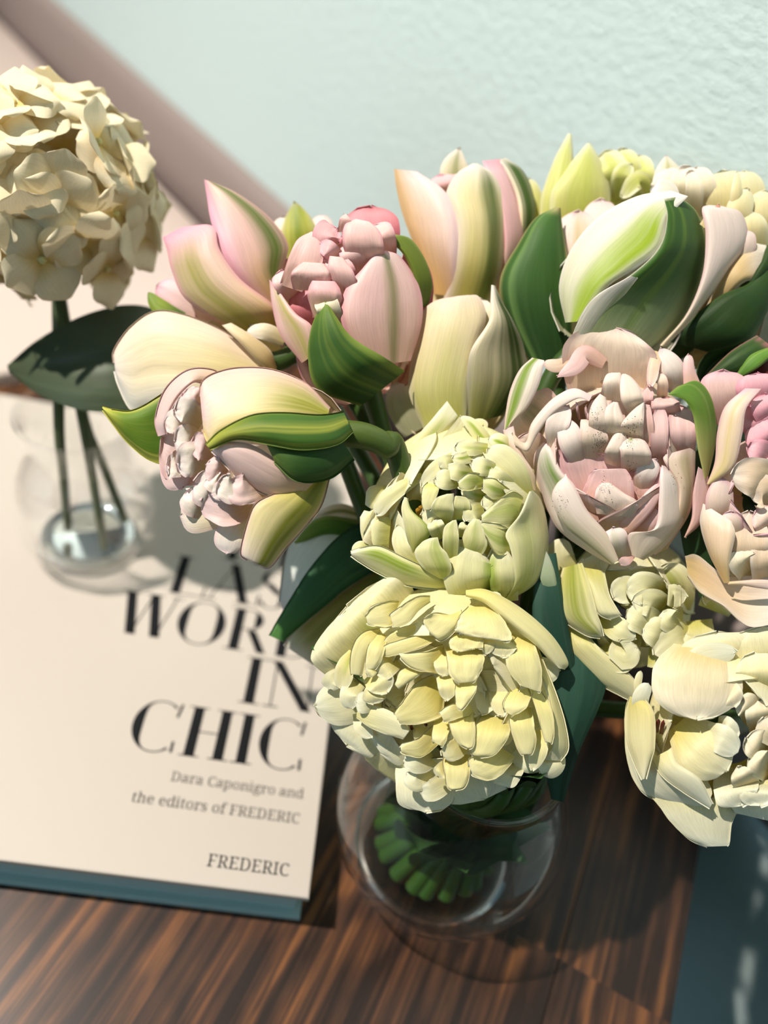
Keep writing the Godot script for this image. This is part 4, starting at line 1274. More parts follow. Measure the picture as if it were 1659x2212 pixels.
	shell([962, 735, 1074, 655, 30, 908, 620, 1068, 592, 142, 896, 520, 1052, 522, 134, 902, 432, 984, 434, 100, 914, 408, 942, 408, 86], 40, {"pal": white, "up": -24.0, "soft": 0.6})
	shell([930, 872, 1074, 906, 10, 904, 800, 1074, 782, 150, 948, 720, 1076, 682, 148, 1050, 624, 1078, 618, 122], 26, {"pal": white, "up": -16.0, "soft": 0.6})
	shell([1068, 950, 1156, 950, 20, 1050, 780, 1146, 780, 76, 1060, 640, 1124, 650, 70], 26, {"pal": rose, "up": -14.0})
	shell([640, 1055, 806, 1020, -40, 600, 900, 814, 900, 84, 596, 792, 764, 802, 84, 602, 750, 652, 750, 60], 50, {"pal": blush_pal({"c": lin(252, 226, 210)}), "up": -20.0, "soft": 0.5})
	shell([780, 1075, 904, 1116, -50, 784, 990, 914, 1002, 96, 830, 890, 944, 902, 98, 872, 836, 932, 842, 80], 42, {"pal": white, "up": -20.0, "soft": 0.6})
	shell([908, 1145, 1096, 1145, -50, 904, 1010, 1128, 1022, 118, 900, 930, 1094, 922, 116, 942, 892, 1052, 892, 92], 50, {"pal": white.merged({"g": lin(132, 168, 66), "gs": 0.95, "gw": 0.24, "gx": -0.25, "g0": 0.5, "g1": 1.25}, true), "up": -20.0, "soft": 0.5})
	for q in [[575, 620], [640, 640], [655, 690]]:
		pet("stamen", [q[0] + 20, q[1] + 130, -60, 10, q[0] + 4, q[1] + 60, 10, 10, q[0], q[1], 30, 8], 60, {"nu": 8, "nv": 6, "pal": rose})
	# the scatter of dark pollen specks
	var rnd := RandomNumberGenerator.new()
	rnd.seed = 5
	var st := SurfaceTool.new()
	st.begin(Mesh.PRIMITIVE_TRIANGLES)
	for c in [[735, 920, 118, 55, 60], [710, 700, 152, 45, 22], [960, 840, 150, 55, 40], [1020, 780, 152, 40, 18], [970, 1120, 90, 40, 24], [780, 1260, 90, 60, 22], [440, 1350, 110, 50, 20], [1300, 1180, 70, 40, 12]]:
		for k in c[4]:
			var at := local(Vector3(c[0] + rnd.randfn() * c[3] * 0.6, c[1] + rnd.randfn() * c[3], c[2] + 12.0)) - F.position
			var r := rnd.randf_range(0.00008, 0.0002)
			var v := [at + Vector3(r, 0, 0), at + Vector3(-r, 0, 0), at + Vector3(0, r, 0), at + Vector3(0, -r, 0), at + Vector3(0, 0, r), at + Vector3(0, 0, -r)]
			for tri in [[0, 2, 4], [2, 1, 4], [1, 3, 4], [3, 0, 4], [2, 0, 5], [1, 2, 5], [3, 1, 5], [0, 3, 5]]:
				for i in [tri[0], tri[2], tri[1]]:
					st.add_vertex(v[i])
	st.generate_normals()
	tag(put("pollen_specks", st.commit(), M.dark_speck, F), "", "", "", "stuff")


func side_tulip() -> void:
	var base := Vector3(1210, 1300, -60)
	flower("blush double tulip lying sideways, dark green sepal across its middle", 0.256, 200, 350, 2.212, base, blush_pal())
	var tint := blush_pal(flame({"a": lin(214, 202, 104), "b": lin(249, 231, 190), "c": lin(252, 228, 222), "g": lin(150, 152, 50), "gs": 0.75, "gw": 0.7, "g0": -0.5, "g1": 0.5, "sl": lin(253, 214, 204), "sr": lin(246, 226, 150)}))
	var white := blush_pal({"a": lin(238, 222, 178), "b": lin(246, 234, 218), "c": lin(250, 240, 234)})
	var rose := blush_pal({"a": lin(238, 204, 170), "b": lin(246, 214, 206), "c": lin(248, 222, 220)})
	var b0 := local(base)
	put("stem", tube([b0 + (b0 - local(Vector3(1330, 1320, -60))) * 0.3, local(Vector3(1300, 1310, -70)), local(Vector3(1400, 1360, -110)), local(Vector3(1480, 1480, -200)), vase_at + Vector3(-0.008, 0.102, -0.004), vase_at + Vector3(0.012, 0.015, 0.008)], [0.0046, 0.0046, 0.0042, 0.004, 0.0036, 0.0036], 16, 60, lin(86, 104, 46), lin(60, 84, 36), F.position), M.stem, F)
	cup("outer_petal", Vector3(1190, 1290, -160), Vector3(420, 1340, -120), 230, 5, 70, 290, {"pal": white})
	# back and top petals
	blade("outer_petal", [640, 1030, -150, 600, 1070, -120, 560, 992, -130, 520, 1055, -60, 450, 1000, -80, 470, 1060, 10, 350, 1088, -70, 400, 1135, 0, 303, 1225, -60, 350, 1240, -20, 318, 1310, -60, 352, 1300, -40], 30, {"pal": rose})
	pet("outer_petal", [620, 1330, -160, 150, 460, 1340, -110, 200, 330, 1310, -60, 150], -12, {"pal": rose, "nu": 24, "nv": 18})
	blade("green_petal", [430, 1030, -140, 370, 1455, -140, 300, 1130, -110, 270, 1425, -130, 190, 1188, -90, 170, 1340, -110, 100, 1186, -80, 100, 1250, -90, 46, 1174, -80, 52, 1184, -80], 40, {"pal": green_pal({"a": lin(78, 112, 34), "b": lin(104, 134, 40), "c": lin(196, 196, 78), "h": lin(206, 204, 96), "hs": 0.85, "e": lin(214, 208, 110), "es": 0.8, "ew": 0.35}), "mat": M.green_petal})
	blade("outer_petal", [1132, 1178, -40, 1124, 1218, 0, 1015, 1058, -60, 985, 1222, 60, 862, 994, -60, 852, 1228, 90, 702, 984, -40, 702, 1266, 100, 588, 1008, 0, 594, 1318, 90, 528, 1044, 40, 562, 1352, 60, 514, 1120, 50, 530, 1290, 50], 50, {"pal": tint, "nu": 32, "nv": 24})
	# petal under the sepal, and the lower ones
	blade("outer_petal", [1060, 1528, -20, 1000, 1592, -60, 905, 1440, 60, 872, 1602, -20, 760, 1352, 90, 722, 1532, 20, 650, 1342, 90, 622, 1432, 50, 570, 1358, 80, 572, 1380, 70], 50, {"pal": rose.merged({"e": lin(250, 240, 236)}, true), "nu": 28, "nv": 20})
	blade("outer_petal", [1000, 1540, -80, 1132, 1510, -100, 862, 1588, 10, 1092, 1640, -80, 772, 1640, 40, 1012, 1750, -60, 732, 1752, 50, 922, 1850, -40, 708, 1868, 40, 850, 1938, -20, 740, 1900, 20, 800, 1925, 0], 50, {"pal": blush_pal(flame({"a": lin(206, 196, 90), "b": lin(230, 216, 160), "g": lin(128, 132, 44), "gs": 0.9, "gw": 0.4, "gx": 0.35, "g1": 1.1})), "nu": 30, "nv": 22})
	# the green sepal: upper and lower lobe
	blade("green_petal", [1180, 1312, 40, 1252, 1422, -20, 1060, 1350, 90, 1132, 1512, 10, 930, 1368, 110, 980, 1524, 60, 828, 1342, 110, 870, 1432, 90], 40, {"pal": green_pal({"a": lin(52, 84, 40), "b": lin(58, 92, 44), "c": lin(88, 116, 52), "es": 0.2}), "mat": M.green_petal})
	blade("green_petal", [1200, 1194, 20, 1242, 1292, 20, 1080, 1210, 70, 1165, 1352, 80, 920, 1200, 110, 1000, 1372, 130, 760, 1213, 130, 832, 1344, 140, 618, 1282, 130, 690, 1322, 135, 543, 1352, 115, 560, 1370, 115], 45, {"pal": green_pal({"a": lin(62, 96, 40), "b": lin(72, 108, 40), "c": lin(168, 172, 70), "h": lin(176, 180, 76), "hs": 0.75}), "mat": M.green_petal, "nu": 34, "nv": 22})
	# ruffled heart
	for q in [[530, 1240, -20, 34, 450, 1190, 60, 42, 392, 1182, 50, 26], [540, 1170, -20, 34, 480, 1130, 50, 40, 435, 1105, 40, 26], [480, 1270, -20, 36, 400, 1245, 40, 40, 345, 1235, 30, 28], [520, 1330, -30, 50, 450, 1330, 40, 58, 390, 1330, 30, 40], [600, 1380, -20, 44, 530, 1350, 50, 46, 475, 1340, 40, 30], [560, 1440, -30, 50, 470, 1430, 40, 56, 400, 1440, 30, 40], [470, 1430, -60, 36, 400, 1450, 0, 44, 355, 1450, -10, 40], [660, 1490, 0, 34, 590, 1470, 70, 40, 545, 1450, 60, 26], [650, 1530, 0, 34, 590, 1530, 60, 36, 560, 1500, 55, 22], [740, 1500, 20, 40, 660, 1550, 80, 46, 600, 1530, 70, 26], [820, 1540, 10, 50, 720, 1570, 70, 56, 645, 1540, 65, 34], [700, 1560, 0, 30, 620, 1570, 70, 30, 568, 1588, 60, 16], [640, 1590, -30, 50, 550, 1560, 30, 58, 490, 1530, 20, 44], [760, 1610, -30, 50, 640, 1640, 20, 60, 520, 1620, 10, 44], [560, 1650, -60, 40, 490, 1620, -20, 44, 450, 1570, -20, 34]]:
		var wide: Array = q.duplicate()
		for k in 3: wide[k * 4 + 3] *= 1.35
		pet("inner_petal", wide, 20, {"pal": white if f_seed % 3 else rose, "ruf": 0.26, "r": 0.3})
	pet("outer_petal", [680, 1620, -120, 90, 540, 1670, -70, 96, 418, 1690, -60, 90], 14, {"pal": cream_pal({"e": lin(246, 210, 210)})})
	pet("outer_petal", [760, 1700, -80, 70, 670, 1780, -30, 80, 640, 1872, -40, 60], 25, {"pal": white})
	pet("outer_petal", [450, 1400, -100, 70, 400, 1480, -60, 80, 430, 1560, -60, 60], 20, {"pal": rose})


func cream_side() -> void:
	var base := Vector3(900, 960, -120)
	flower("cream tulip with one broad smooth petal, behind the sideways blush tulip at the left", 0.283, 200, 350, 2.212, base, cream_pal())
	stem(local(base), (local(base) - local(Vector3(600, 930, -60))).normalized(), 5)
	cup("outer_petal", Vector3(900, 960, -120), Vector3(150, 990, -120), 230, 5, 60, 300)
	blade("outer_petal", [810, 940, -60, 770, 1080, -60, 620, 806, -40, 560, 1140, -20, 440, 732, -40, 400, 1172, -20, 300, 712, -40, 280, 1188, -40, 188, 784, -40, 190, 1190, -60, 108, 895, -50, 130, 1075, -60, 104, 960, -50, 108, 1000, -50], 60, {"pal": cream_pal({"b": lin(249, 232, 190), "c": lin(253, 242, 234), "sl": lin(252, 226, 206), "sr": lin(246, 244, 232)}), "rib": 0.02, "ribx": 0.15, "nu": 32, "nv": 24})
	blade("outer_petal", [860, 1010, -60, 880, 985, -60, 785, 950, -10, 850, 900, -20, 700, 860, 20, 765, 830, 0, 618, 780, 10, 662, 768, 0], 20, {"pal": cream_pal({"a": lin(200, 172, 110), "b": lin(228, 202, 150), "c": lin(240, 220, 182)})})
	pet("outer_petal", [920, 850, -40, 30, 820, 810, 10, 40, 735, 815, 0, 22], 35)


func left_bud() -> void:
	var base := Vector3(850, 790, -120)
	flower("pink tulip bud with an olive stripe and two pointed petals, nearest the hydrangea", 0.288, 200, 350, 2.212, base, pink_pal())
	stem(local(base), (local(base) - local(Vector3(560, 480, -60))).normalized(), 6)
	cup("outer_petal", Vector3(850, 790, -120), Vector3(470, 330, -110), 270, 5, 80, 280)
	pet("outer_petal", [600, 770, -180, 70, 430, 660, -120, 90, 305, 590, -120, 60], 25, {"pal": pink_pal({"b": lin(240, 206, 200), "a": lin(232, 200, 170)})})
	pet("green_petal", [430, 750, -110, 34, 320, 690, -90, 40, 265, 622, -90, 14], 30, {"pal": green_pal({"b": lin(140, 160, 60)}), "mat": M.green_petal})
	blade("outer_petal", [870, 770, -100, 965, 640, -120, 702, 562, 0, 908, 530, -80, 612, 422, 20, 934, 395, -90, 566, 282, 0, 842, 262, -60, 546, 170, -20, 692, 150, -30, 532, 84, -20, 562, 90, -20], 50, {"pal": pink_pal(flame({"a": lin(214, 176, 110), "b": lin(242, 200, 190), "c": lin(246, 216, 196), "g": lin(92, 116, 34), "gx": 0.52, "gw": 0.3, "g0": -0.2, "g1": 1.3, "sl": lin(246, 184, 206)})), "nu": 32, "nv": 24})
	blade("outer_petal", [720, 830, -60, 905, 790, -60, 560, 742, 0, 872, 690, 30, 430, 642, 10, 705, 560, 60, 378, 522, 0, 606, 420, 60, 356, 420, -10, 570, 305, 30, 335, 360, -20, 425, 310, -10], 50, {"pal": pink_pal(flame({"a": lin(200, 166, 76), "b": lin(240, 206, 186), "c": lin(244, 190, 204), "g": lin(158, 158, 50), "gx": -0.2, "gw": 0.4, "gs": 0.8, "g0": -0.3, "g1": 0.9})), "nu": 32, "nv": 24})
	pet("outer_petal", [900, 850, -60, 34, 800, 800, 0, 40, 750, 780, 0, 20], 35, {"pal": cream_pal()})


func pink_double() -> void:
	var base := Vector3(1340, 1130, -160)
	flower("rose pink double tulip with ruffled heart and dark green sepal on its front", 0.272, 200, 350, 2.212, base, pink_pal())
	stem(local(base), (local(base) - local(Vector3(1150, 500, 0))).normalized(), 7)
	var pale := pink_pal({"a": lin(240, 196, 176), "b": lin(250, 208, 202), "c": lin(252, 224, 220)})
	var hot := pink_pal({"a": lin(214, 120, 130), "b": lin(228, 140, 150), "c": lin(236, 164, 170), "e": lin(214, 96, 112)})
	cup("outer_petal", Vector3(1340, 1130, -200), Vector3(1150, 420, -140), 300, 6, -180, 180, {"pal": pale, "open": 0.3})
	pet("outer_petal", [1330, 480, -140, 110, 1330, 330, -90, 140, 1330, 212, -110, 110], 20, {"pal": hot})
	pet("outer_petal", [1560, 720, -160, 60, 1560, 560, -110, 66, 1500, 420, -110, 46], 30, {"pal": hot})
	for q in [[1160, 470, 0, 52, 1125, 360, 75, 66, 1165, 315, 60, 44], [1390, 460, -20, 56, 1370, 360, 50, 70, 1340, 300, 40, 50], [1230, 650, 0, 52, 1180, 525, 85, 60, 1145, 425, 75, 34], [1190, 490, 30, 34, 1135, 420, 105, 40, 1080, 400, 90, 26], [990, 650, -60, 44, 920, 575, 30, 48, 900, 520, 20, 28], [1290, 560, 30, 60, 1250, 440, 80, 60, 1230, 380, 75, 40], [1100, 560, 0, 60, 1100, 470, 70, 60, 1110, 420, 60, 40]]:
		pet("inner_petal", q, 40, {"pal": pale if f_seed % 3 else pink_pal()})
	shell([892, 585, 1002, 622, 20, 926, 470, 1092, 502, 75, 976, 372, 1102, 412, 75, 1040, 334, 1080, 348, 50], 42, {"soft": 0.45, "up": -12.0, "pal": pale})
	shell([962, 610, 1132, 620, 40, 950, 532, 1142, 542, 102, 992, 482, 1110, 490, 100], 42, {"soft": 0.45, "up": -12.0, "pal": pale})
	shell([1052, 745, 1182, 725, 40, 1022, 632, 1192, 642, 112, 1042, 572, 1160, 576, 112], 46, {"soft": 0.45, "up": -12.0, "pal": pink_pal()})
	shell([1162, 630, 1262, 650, 40, 1122, 522, 1252, 542, 112, 1132, 454, 1202, 462, 108], 36, {"soft": 0.45, "up": -12.0, "pal": pale})
	shell([1222, 485, 1392, 485, 20, 1190, 390, 1392, 402, 92, 1202, 302, 1372, 332, 96, 1252, 274, 1330, 290, 80], 52, {"soft": 0.45, "up": -12.0, "pal": pale})
	shell([1172, 335, 1262, 335, 60, 1182, 272, 1240, 282, 98, 1202, 250, 1218, 252, 92], 20, {"soft": 0.45, "up": -12.0, "pal": pale})
	pet("inner_petal", [1040, 850, -110, 60, 1020, 700, -40, 66, 990, 610, -20, 46], 20, {"pal": hot})
	pet("inner_petal", [1230, 740, -60, 40, 1215, 640, 20, 44, 1190, 570, 20, 26], 30, {"pal": hot})
	pet("inner_petal", [1160, 860, 0, 50, 1125, 700, 110, 52, 1090, 635, 100, 40], 45, {"pal": cream_pal()})
	blade("outer_petal", [1000, 960, -60, 1060, 920, 20, 898, 830, -60, 1050, 790, 60, 858, 690, -60, 968, 720, 40, 844, 560, -50, 882, 602, -10], 40, {"pal": pale.merged(flame({"g": lin(196, 190, 96), "gw": 0.4, "gs": 0.8}), true)})
	blade("outer_petal", [1290, 980, 0, 1520, 950, -80, 1188, 770, 70, 1575, 760, -70, 1202, 622, 80, 1560, 590, -60, 1288, 510, 70, 1475, 455, -30, 1352, 438, 50, 1402, 422, 20], 60, {"pal": pale.merged(flame({"g": lin(110, 124, 40), "gx": 0.22, "gw": 0.16, "gs": 0.9, "g0": -0.2, "g1": 1.2}), true), "nu": 32, "nv": 24})
	blade("green_petal", [1280, 1168, -40, 1492, 1000, -40, 1076, 1088, 20, 1385, 930, 90, 1028, 930, 40, 1245, 842, 120, 1048, 780, 70, 1168, 742, 120, 1104, 663, 90, 1122, 668, 95], 50, {"pal": green_pal({"a": lin(48, 74, 30), "b": lin(60, 94, 38), "c": lin(92, 124, 50), "h": lin(132, 150, 60)}), "mat": M.green_petal, "nu": 32, "nv": 22})
	blade("green_petal", [1540, 720, -120, 1606, 680, -150, 1532, 560, -60, 1624, 580, -130, 1482, 440, -30, 1592, 470, -110, 1420, 386, -20, 1522, 368, -70, 1386, 368, -20, 1442, 344, -40], 40, {"pal": green_pal({"a": lin(96, 110, 44), "b": lin(110, 126, 44), "c": lin(96, 118, 40), "e": lin(190, 180, 100), "hs": 0.4}), "mat": M.green_petal})
	# the small tulip showing behind it
	var b2 := Vector3(985, 620, -120)
	flower("small pale tulip tip with yellow green point behind the rose pink double tulip", 0.312, 200, 350, 2.212, b2, cream_pal())
	stem(local(b2), (local(b2) - local(Vector3(980, 300, -60))).normalized(), 8)
	cup("outer_petal", b2, Vector3(985, 260, -80), 130, 5, -180, 180)
	pet("outer_petal", [920, 450, -40, 60, 915, 340, 0, 64, 920, 262, -10, 44], 30)
	pet("outer_petal", [1080, 420, -40, 60, 1090, 330, 0, 60, 1110, 255, -10, 40], 30, {"pal": blush_pal()})
	pet("outer_petal", [1000, 480, 0, 80, 985, 330, 40, 84, 968, 190, 30, 24], 40, {"pal": cream_pal(flame({"a": lin(190, 190, 80), "b": lin(206, 206, 100), "c": lin(150, 164, 56), "g": lin(140, 158, 50), "gw": 0.5}))})


func upper_bud() -> void:
	var base := Vector3(370, 840, -120)
	flower("peach and cream tulip bud with green stripe, standing against the bare wall", 0.296, 840, 260, 2.0256, base, cream_pal())
	stem(local(base), (local(base) - local(Vector3(340, 300, -100))).normalized(), 9)
	cup("outer_petal", Vector3(370, 840, -120), Vector3(340, 220, -110), 290, 6, -180, 180, {"pal": cream_pal()})
	pet("outer_petal", [320, 330, -160, 60, 290, 220, -130, 66, 308, 118, -120, 12], 20, {"pal": cream_pal(flame({"g": lin(130, 140, 60), "gw": 0.4, "gs": 0.7}))})
	pet("inner_petal", [260, 380, -80, 60, 240, 280, -40, 60, 230, 240, -50, 40], 20, {"pal": pink_pal()})
	pet("inner_petal", [330, 380, -80, 60, 320, 280, -40, 60, 310, 225, -50, 36], 20, {"pal": cream_pal({"a": lin(200, 150, 110)})})
	blade("outer_petal", [470, 740, -80, 535, 705, -90, 504, 560, -10, 580, 560, -70, 488, 400, 10, 584, 430, -70, 440, 260, 0, 542, 280, -60, 408, 178, -20, 492, 168, -40], 30, {"pal": pink_pal({"a": lin(226, 196, 160)})})
	blade("outer_petal", [560, 640, -120, 592, 600, -140, 572, 450, -60, 640, 430, -130, 556, 330, -50, 632, 318, -120, 505, 214, -40, 588, 220, -90, 468, 174, -40, 512, 164, -50], 30, {"pal": cream_pal(flame({"g": lin(70, 98, 34), "gw": 0.6, "gx": 0.35, "gs": 1.0})), "mat": M.green_petal})
	blade("outer_petal", [235, 800, -40, 445, 800, -40, 276, 620, 40, 494, 640, -10, 284, 460, 60, 508, 460, 0, 248, 330, 50, 498, 330, 0, 296, 233, 30, 458, 236, 0, 368, 188, 20, 388, 188, 10], 60, {"pal": cream_pal(flame({"a": lin(206, 194, 100), "b": lin(242, 226, 170), "c": lin(253, 242, 234), "g": lin(84, 108, 38), "gx": 0.48, "gw": 0.26, "g1": 1.0, "sl": lin(250, 232, 220)})), "rib": -0.03, "ribx": 0.3, "nu": 32, "nv": 24})
	blade("outer_petal", [195, 760, -60, 300, 770, -20, 108, 540, -60, 302, 600, 60, 62, 420, -70, 298, 440, 80, 32, 300, -70, 244, 310, 60, 22, 213, -60, 124, 224, 10], 50, {"pal": blush_pal({"a": lin(226, 184, 110), "b": lin(250, 222, 200), "c": lin(253, 238, 230), "e": lin(246, 206, 190), "sl": lin(240, 196, 130), "sr": lin(252, 220, 222)}), "nu": 32, "nv": 22})


func cream_bud() -> void:
	var base := Vector3(250, 1390, -120)
	flower("closed cream tulip bud with pink tip, directly above the lime-streaked yellow double tulip", 0.279, 840, 260, 2.0256, base, cream_pal())
	stem(local(base), (local(base) - local(Vector3(290, 800, -60))).normalized(), 10)
	cup("outer_petal", Vector3(250, 1390, -120), Vector3(300, 740, -100), 260, 6, -180, 180)
	pet("outer_petal", [120, 1360, -140, 60, 60, 1250, -100, 70, 40, 1150, -100, 50], 30, {"pal": cream_pal({"a": lin(190, 190, 150), "b": lin(206, 204, 170)})})
	pet("inner_petal", [400, 1000, -80, 50, 410, 880, -30, 50, 405, 780, -30, 30], 30)
	blade("outer_petal", [340, 1330, -40, 500, 1290, -120, 342, 1150, 30, 605, 1150, -140, 358, 1010, 70, 594, 1000, -120, 436, 880, 60, 545, 880, -50, 444, 790, 30, 494, 790, -20, 448, 720, 10, 464, 722, 5], 40, {"pal": cream_pal(flame({"a": lin(160, 160, 80), "g": lin(66, 90, 36), "gx": 0.5, "gw": 0.45, "gs": 1.0})), "nu": 30, "nv": 22})
	blade("outer_petal", [150, 1350, -60, 335, 1340, -20, 84, 1180, -60, 352, 1150, 20, 112, 980, -50, 394, 980, 20, 134, 860, -40, 428, 860, 10, 196, 792, -20, 395, 772, -10, 300, 768, -20, 345, 764, -20], 70, {"pal": cream_pal(flame({"a": lin(196, 194, 106), "b": lin(246, 228, 184), "c": lin(252, 218, 208), "g": lin(196, 192, 110), "gw": 0.3, "gs": 0.6, "g1": 0.7})), "nu": 30, "nv": 22})


func green_bud() -> void:
	var base := Vector3(730, 1080, -160)
	flower("tulip bud behind one broad plain green sepal, pink cream petal showing above", 0.288, 840, 260, 2.0256, base, blush_pal())
	stem(local(base), (local(base) - local(Vector3(740, 500, -100))).normalized(), 11)
	cup("outer_petal", Vector3(730, 1080, -160), Vector3(800, 380, -130), 250, 6, -180, 180, {"pal": blush_pal({"a": lin(206, 190, 120)})})
	pet("outer_petal", [850, 800, -120, 110, 840, 560, -40, 124, 835, 396, -60, 96], 35, {"pal": blush_pal(flame({"g": lin(206, 186, 120), "gs": 0.5, "gw": 0.3})), "nu": 24, "nv": 18})
	pet("outer_petal", [930, 700, -120, 90, 930, 500, -60, 96, 930, 345, -80, 70], 30, {"pal": blush_pal()})
	blade("green_petal", [610, 1050, -60, 800, 1060, -80, 508, 850, -30, 808, 880, -40, 488, 690, -10, 796, 720, -10, 566, 540, 10, 775, 560, 0, 638, 430, 10, 758, 450, 0, 732, 378, 0, 752, 384, 0], 70, {"pal": green_pal({"a": lin(44, 74, 36), "b": lin(64, 100, 46), "c": lin(72, 108, 48), "h": lin(112, 146, 80), "hs": 0.7, "e": lin(206, 186, 130), "es": 0.75, "ew": 0.14}), "mat": M.green_petal, "nu": 32, "nv": 24})


func white_bud() -> void:
	var base := Vector3(820, 1010, -140)
	flower("large white tulip bud leaning right, half wrapped by a dark green petal", 0.270, 840, 260, 2.0256, base, blush_pal())
	stem(local(base), (local(base) - local(Vector3(1200, 500, -60))).normalized(), 12)
	var white := blush_pal({"a": lin(220, 222, 180), "b": lin(246, 240, 222), "c": lin(250, 240, 232), "e": lin(252, 244, 238)})
	cup("outer_petal", Vector3(850, 1000, -150), Vector3(1360, 360, -120), 300, 5, 80, 280, {"pal": white})
	pet("outer_petal", [1180, 420, -120, 60, 1200, 330, -90, 70, 1150, 298, -100, 50], 20, {"pal": white})
	blade("outer_petal", [1185, 985, -120, 1212, 990, -130, 1300, 850, -90, 1335, 860, -130, 1370, 680, -60, 1475, 670, -130, 1385, 500, -50, 1568, 530, -120, 1370, 390, -60, 1545, 408, -100, 1400, 370, -80, 1460, 375, -90], 40, {"pal": blush_pal({"b": lin(244, 224, 214)}), "nu": 28, "nv": 20})
	pet("outer_petal", [1540, 620, -140, 40, 1560, 540, -110, 46, 1560, 480, -110, 40], 30, {"pal": blush_pal()})
	pet("outer_petal", [1380, 470, -80, 26, 1420, 420, -60, 30, 1446, 368, -60, 10], 30, {"pal": cream_pal({"c": lin(226, 130, 110)})})
	blade("outer_petal", [772, 885, -60, 830, 880, 20, 744, 720, -90, 955, 730, 70, 800, 556, -90, 1085, 645, 90, 920, 418, -80, 1195, 560, 90, 1085, 332, -60, 1228, 425, 70, 1235, 308, -40, 1310, 332, 10], 70, {"pal": white.merged(flame({"g": lin(160, 186, 40), "gx": 0.25, "gw": 0.42, "gs": 0.85, "g0": -0.4, "g1": 1.0}), true), "nu": 36, "nv": 28})
	blade("green_petal", [780, 1035, -40, 1150, 990, -120, 812, 915, 20, 1232, 932, -150, 898, 775, 70, 1322, 812, -160, 1058, 678, 100, 1378, 650, -160, 1180, 560, 110, 1390, 530, -140, 1216, 430, 90, 1348, 400, -100, 1204, 343, 50, 1268, 334, 0], 70, {"pal": green_pal({"a": lin(200, 210, 160), "b": lin(64, 100, 36), "c": lin(54, 92, 32), "h": lin(124, 152, 52), "hs": 0.5, "e": lin(236, 230, 204), "es": 0.9, "ew": 0.12, "et": 0.02}), "mat": M.green_petal, "nu": 36, "nv": 28})
	blade("outer_petal", [786, 1036, -20, 850, 1010, -20, 812, 915, 40, 930, 900, 10, 896, 778, 90, 1020, 780, 60, 1058, 680, 118, 1090, 690, 105], 10, {"pal": white.merged(flame({"g": lin(150, 176, 90), "gw": 0.5, "gx": 0.6, "gs": 0.6}), true)})


func back_row() -> void:
	# the tulips furthest back, against the wall
	var b := Vector3(870, 560, -140)
	flower("bright lime yellow tulip with two pointed petals, tallest at the back against the wall", 0.305, 840, 260, 2.0256, b, yellow_pal({"a": lin(210, 206, 84), "b": lin(232, 230, 140), "c": lin(242, 240, 190)}))
	stem(local(b), (local(b) - local(Vector3(870, 200, -100))).normalized(), 13)
	var lime := yellow_pal(flame({"a": lin(216, 212, 112), "b": lin(234, 232, 150), "c": lin(244, 242, 196), "g": lin(202, 210, 96), "gw": 0.4, "gs": 0.7}))
	cup("outer_petal", b, Vector3(900, 180, -110), 200, 6, -180, 180, {"pal": lime})
	blade("outer_petal", [655, 460, -40, 800, 440, -20, 668, 330, -30, 806, 330, 0, 722, 175, -20, 808, 180, -10, 783, 58, -20, 800, 60, -20], 40, {"pal": lime})
	blade("outer_petal", [700, 450, 0, 965, 440, -20, 716, 300, 20, 968, 300, -10, 800, 180, 10, 934, 190, -10, 868, 100, 0, 884, 102, 0], 50, {"pal": lime})
	for q in [[1000, 360, -60, 52, 980, 220, 10, 62, 945, 135, 0, 46], [1060, 360, -60, 46, 1045, 210, 0, 52, 1015, 125, 0, 30], [1120, 380, -60, 46, 1115, 240, 0, 50, 1085, 155, -10, 40], [1170, 360, -30, 30, 1100, 260, 40, 34, 1020, 335, 30, 26], [1010, 340, -20, 40, 1020, 240, 40, 40, 1060, 190, 40, 26]]:
		pet("inner_petal", q, 40, {"pal": lime})
	pet("outer_petal", [660, 460, -80, 46, 628, 340, -60, 46, 612, 255, -60, 30], 30)
	b = Vector3(1290, 620, -120)
	flower("cream tulip with a ruffled top behind the large white and green bud", 0.292, 840, 260, 2.0256, b, cream_pal())
	stem(local(b), (local(b) - local(Vector3(1290, 300, -90))).normalized(), 14)
	cup("outer_petal", b, Vector3(1290, 240, -110), 170, 6, -180, 180)
	pet("outer_petal", [1260, 400, -60, 70, 1225, 250, -20, 66, 1213, 152, -30, 14], 35, {"pal": cream_pal(flame({"g": lin(178, 182, 90), "gw": 0.4, "gs": 0.6}))})
	for q in [[1200, 400, -20, 50, 1215, 280, 30, 60, 1195, 215, 20, 44], [1300, 420, 0, 54, 1300, 280, 50, 60, 1285, 205, 40, 44], [1370, 420, -20, 46, 1375, 290, 30, 50, 1350, 205, 20, 34], [1330, 420, 10, 34, 1335, 300, 60, 34, 1320, 220, 55, 22]]:
		pet("inner_petal", q, 40)
	b = Vector3(1560, 700, -120)
	flower("loose pale yellow tulip at the far right of the back row", 0.288, 840, 260, 2.0256, b, yellow_pal({"a": lin(222, 204, 120), "b": lin(240, 226, 170)}))
	stem(local(b), (local(b) - local(Vector3(1550, 350, -90))).normalized(), 15)
	cup("outer_petal", b, Vector3(1540, 260, -110), 210, 6, -180, 180)
	for q in [[1490, 470, -60, 90, 1480, 320, -20, 96, 1460, 220, -30, 76], [1570, 480, -80, 80, 1565, 330, -30, 86, 1560, 218, -40, 60], [1640, 540, -40, 80, 1640, 410, 10, 80, 1650, 308, 0, 54], [1500, 520, -20, 54, 1530, 400, 40, 60, 1572, 300, 30, 40], [1500, 470, -20, 26, 1520, 330, 40, 26, 1525, 225, 30, 14], [1600, 600, -20, 70, 1590, 480, 40, 70, 1590, 400, 30, 50]]:
		pet("outer_petal", q, 35)


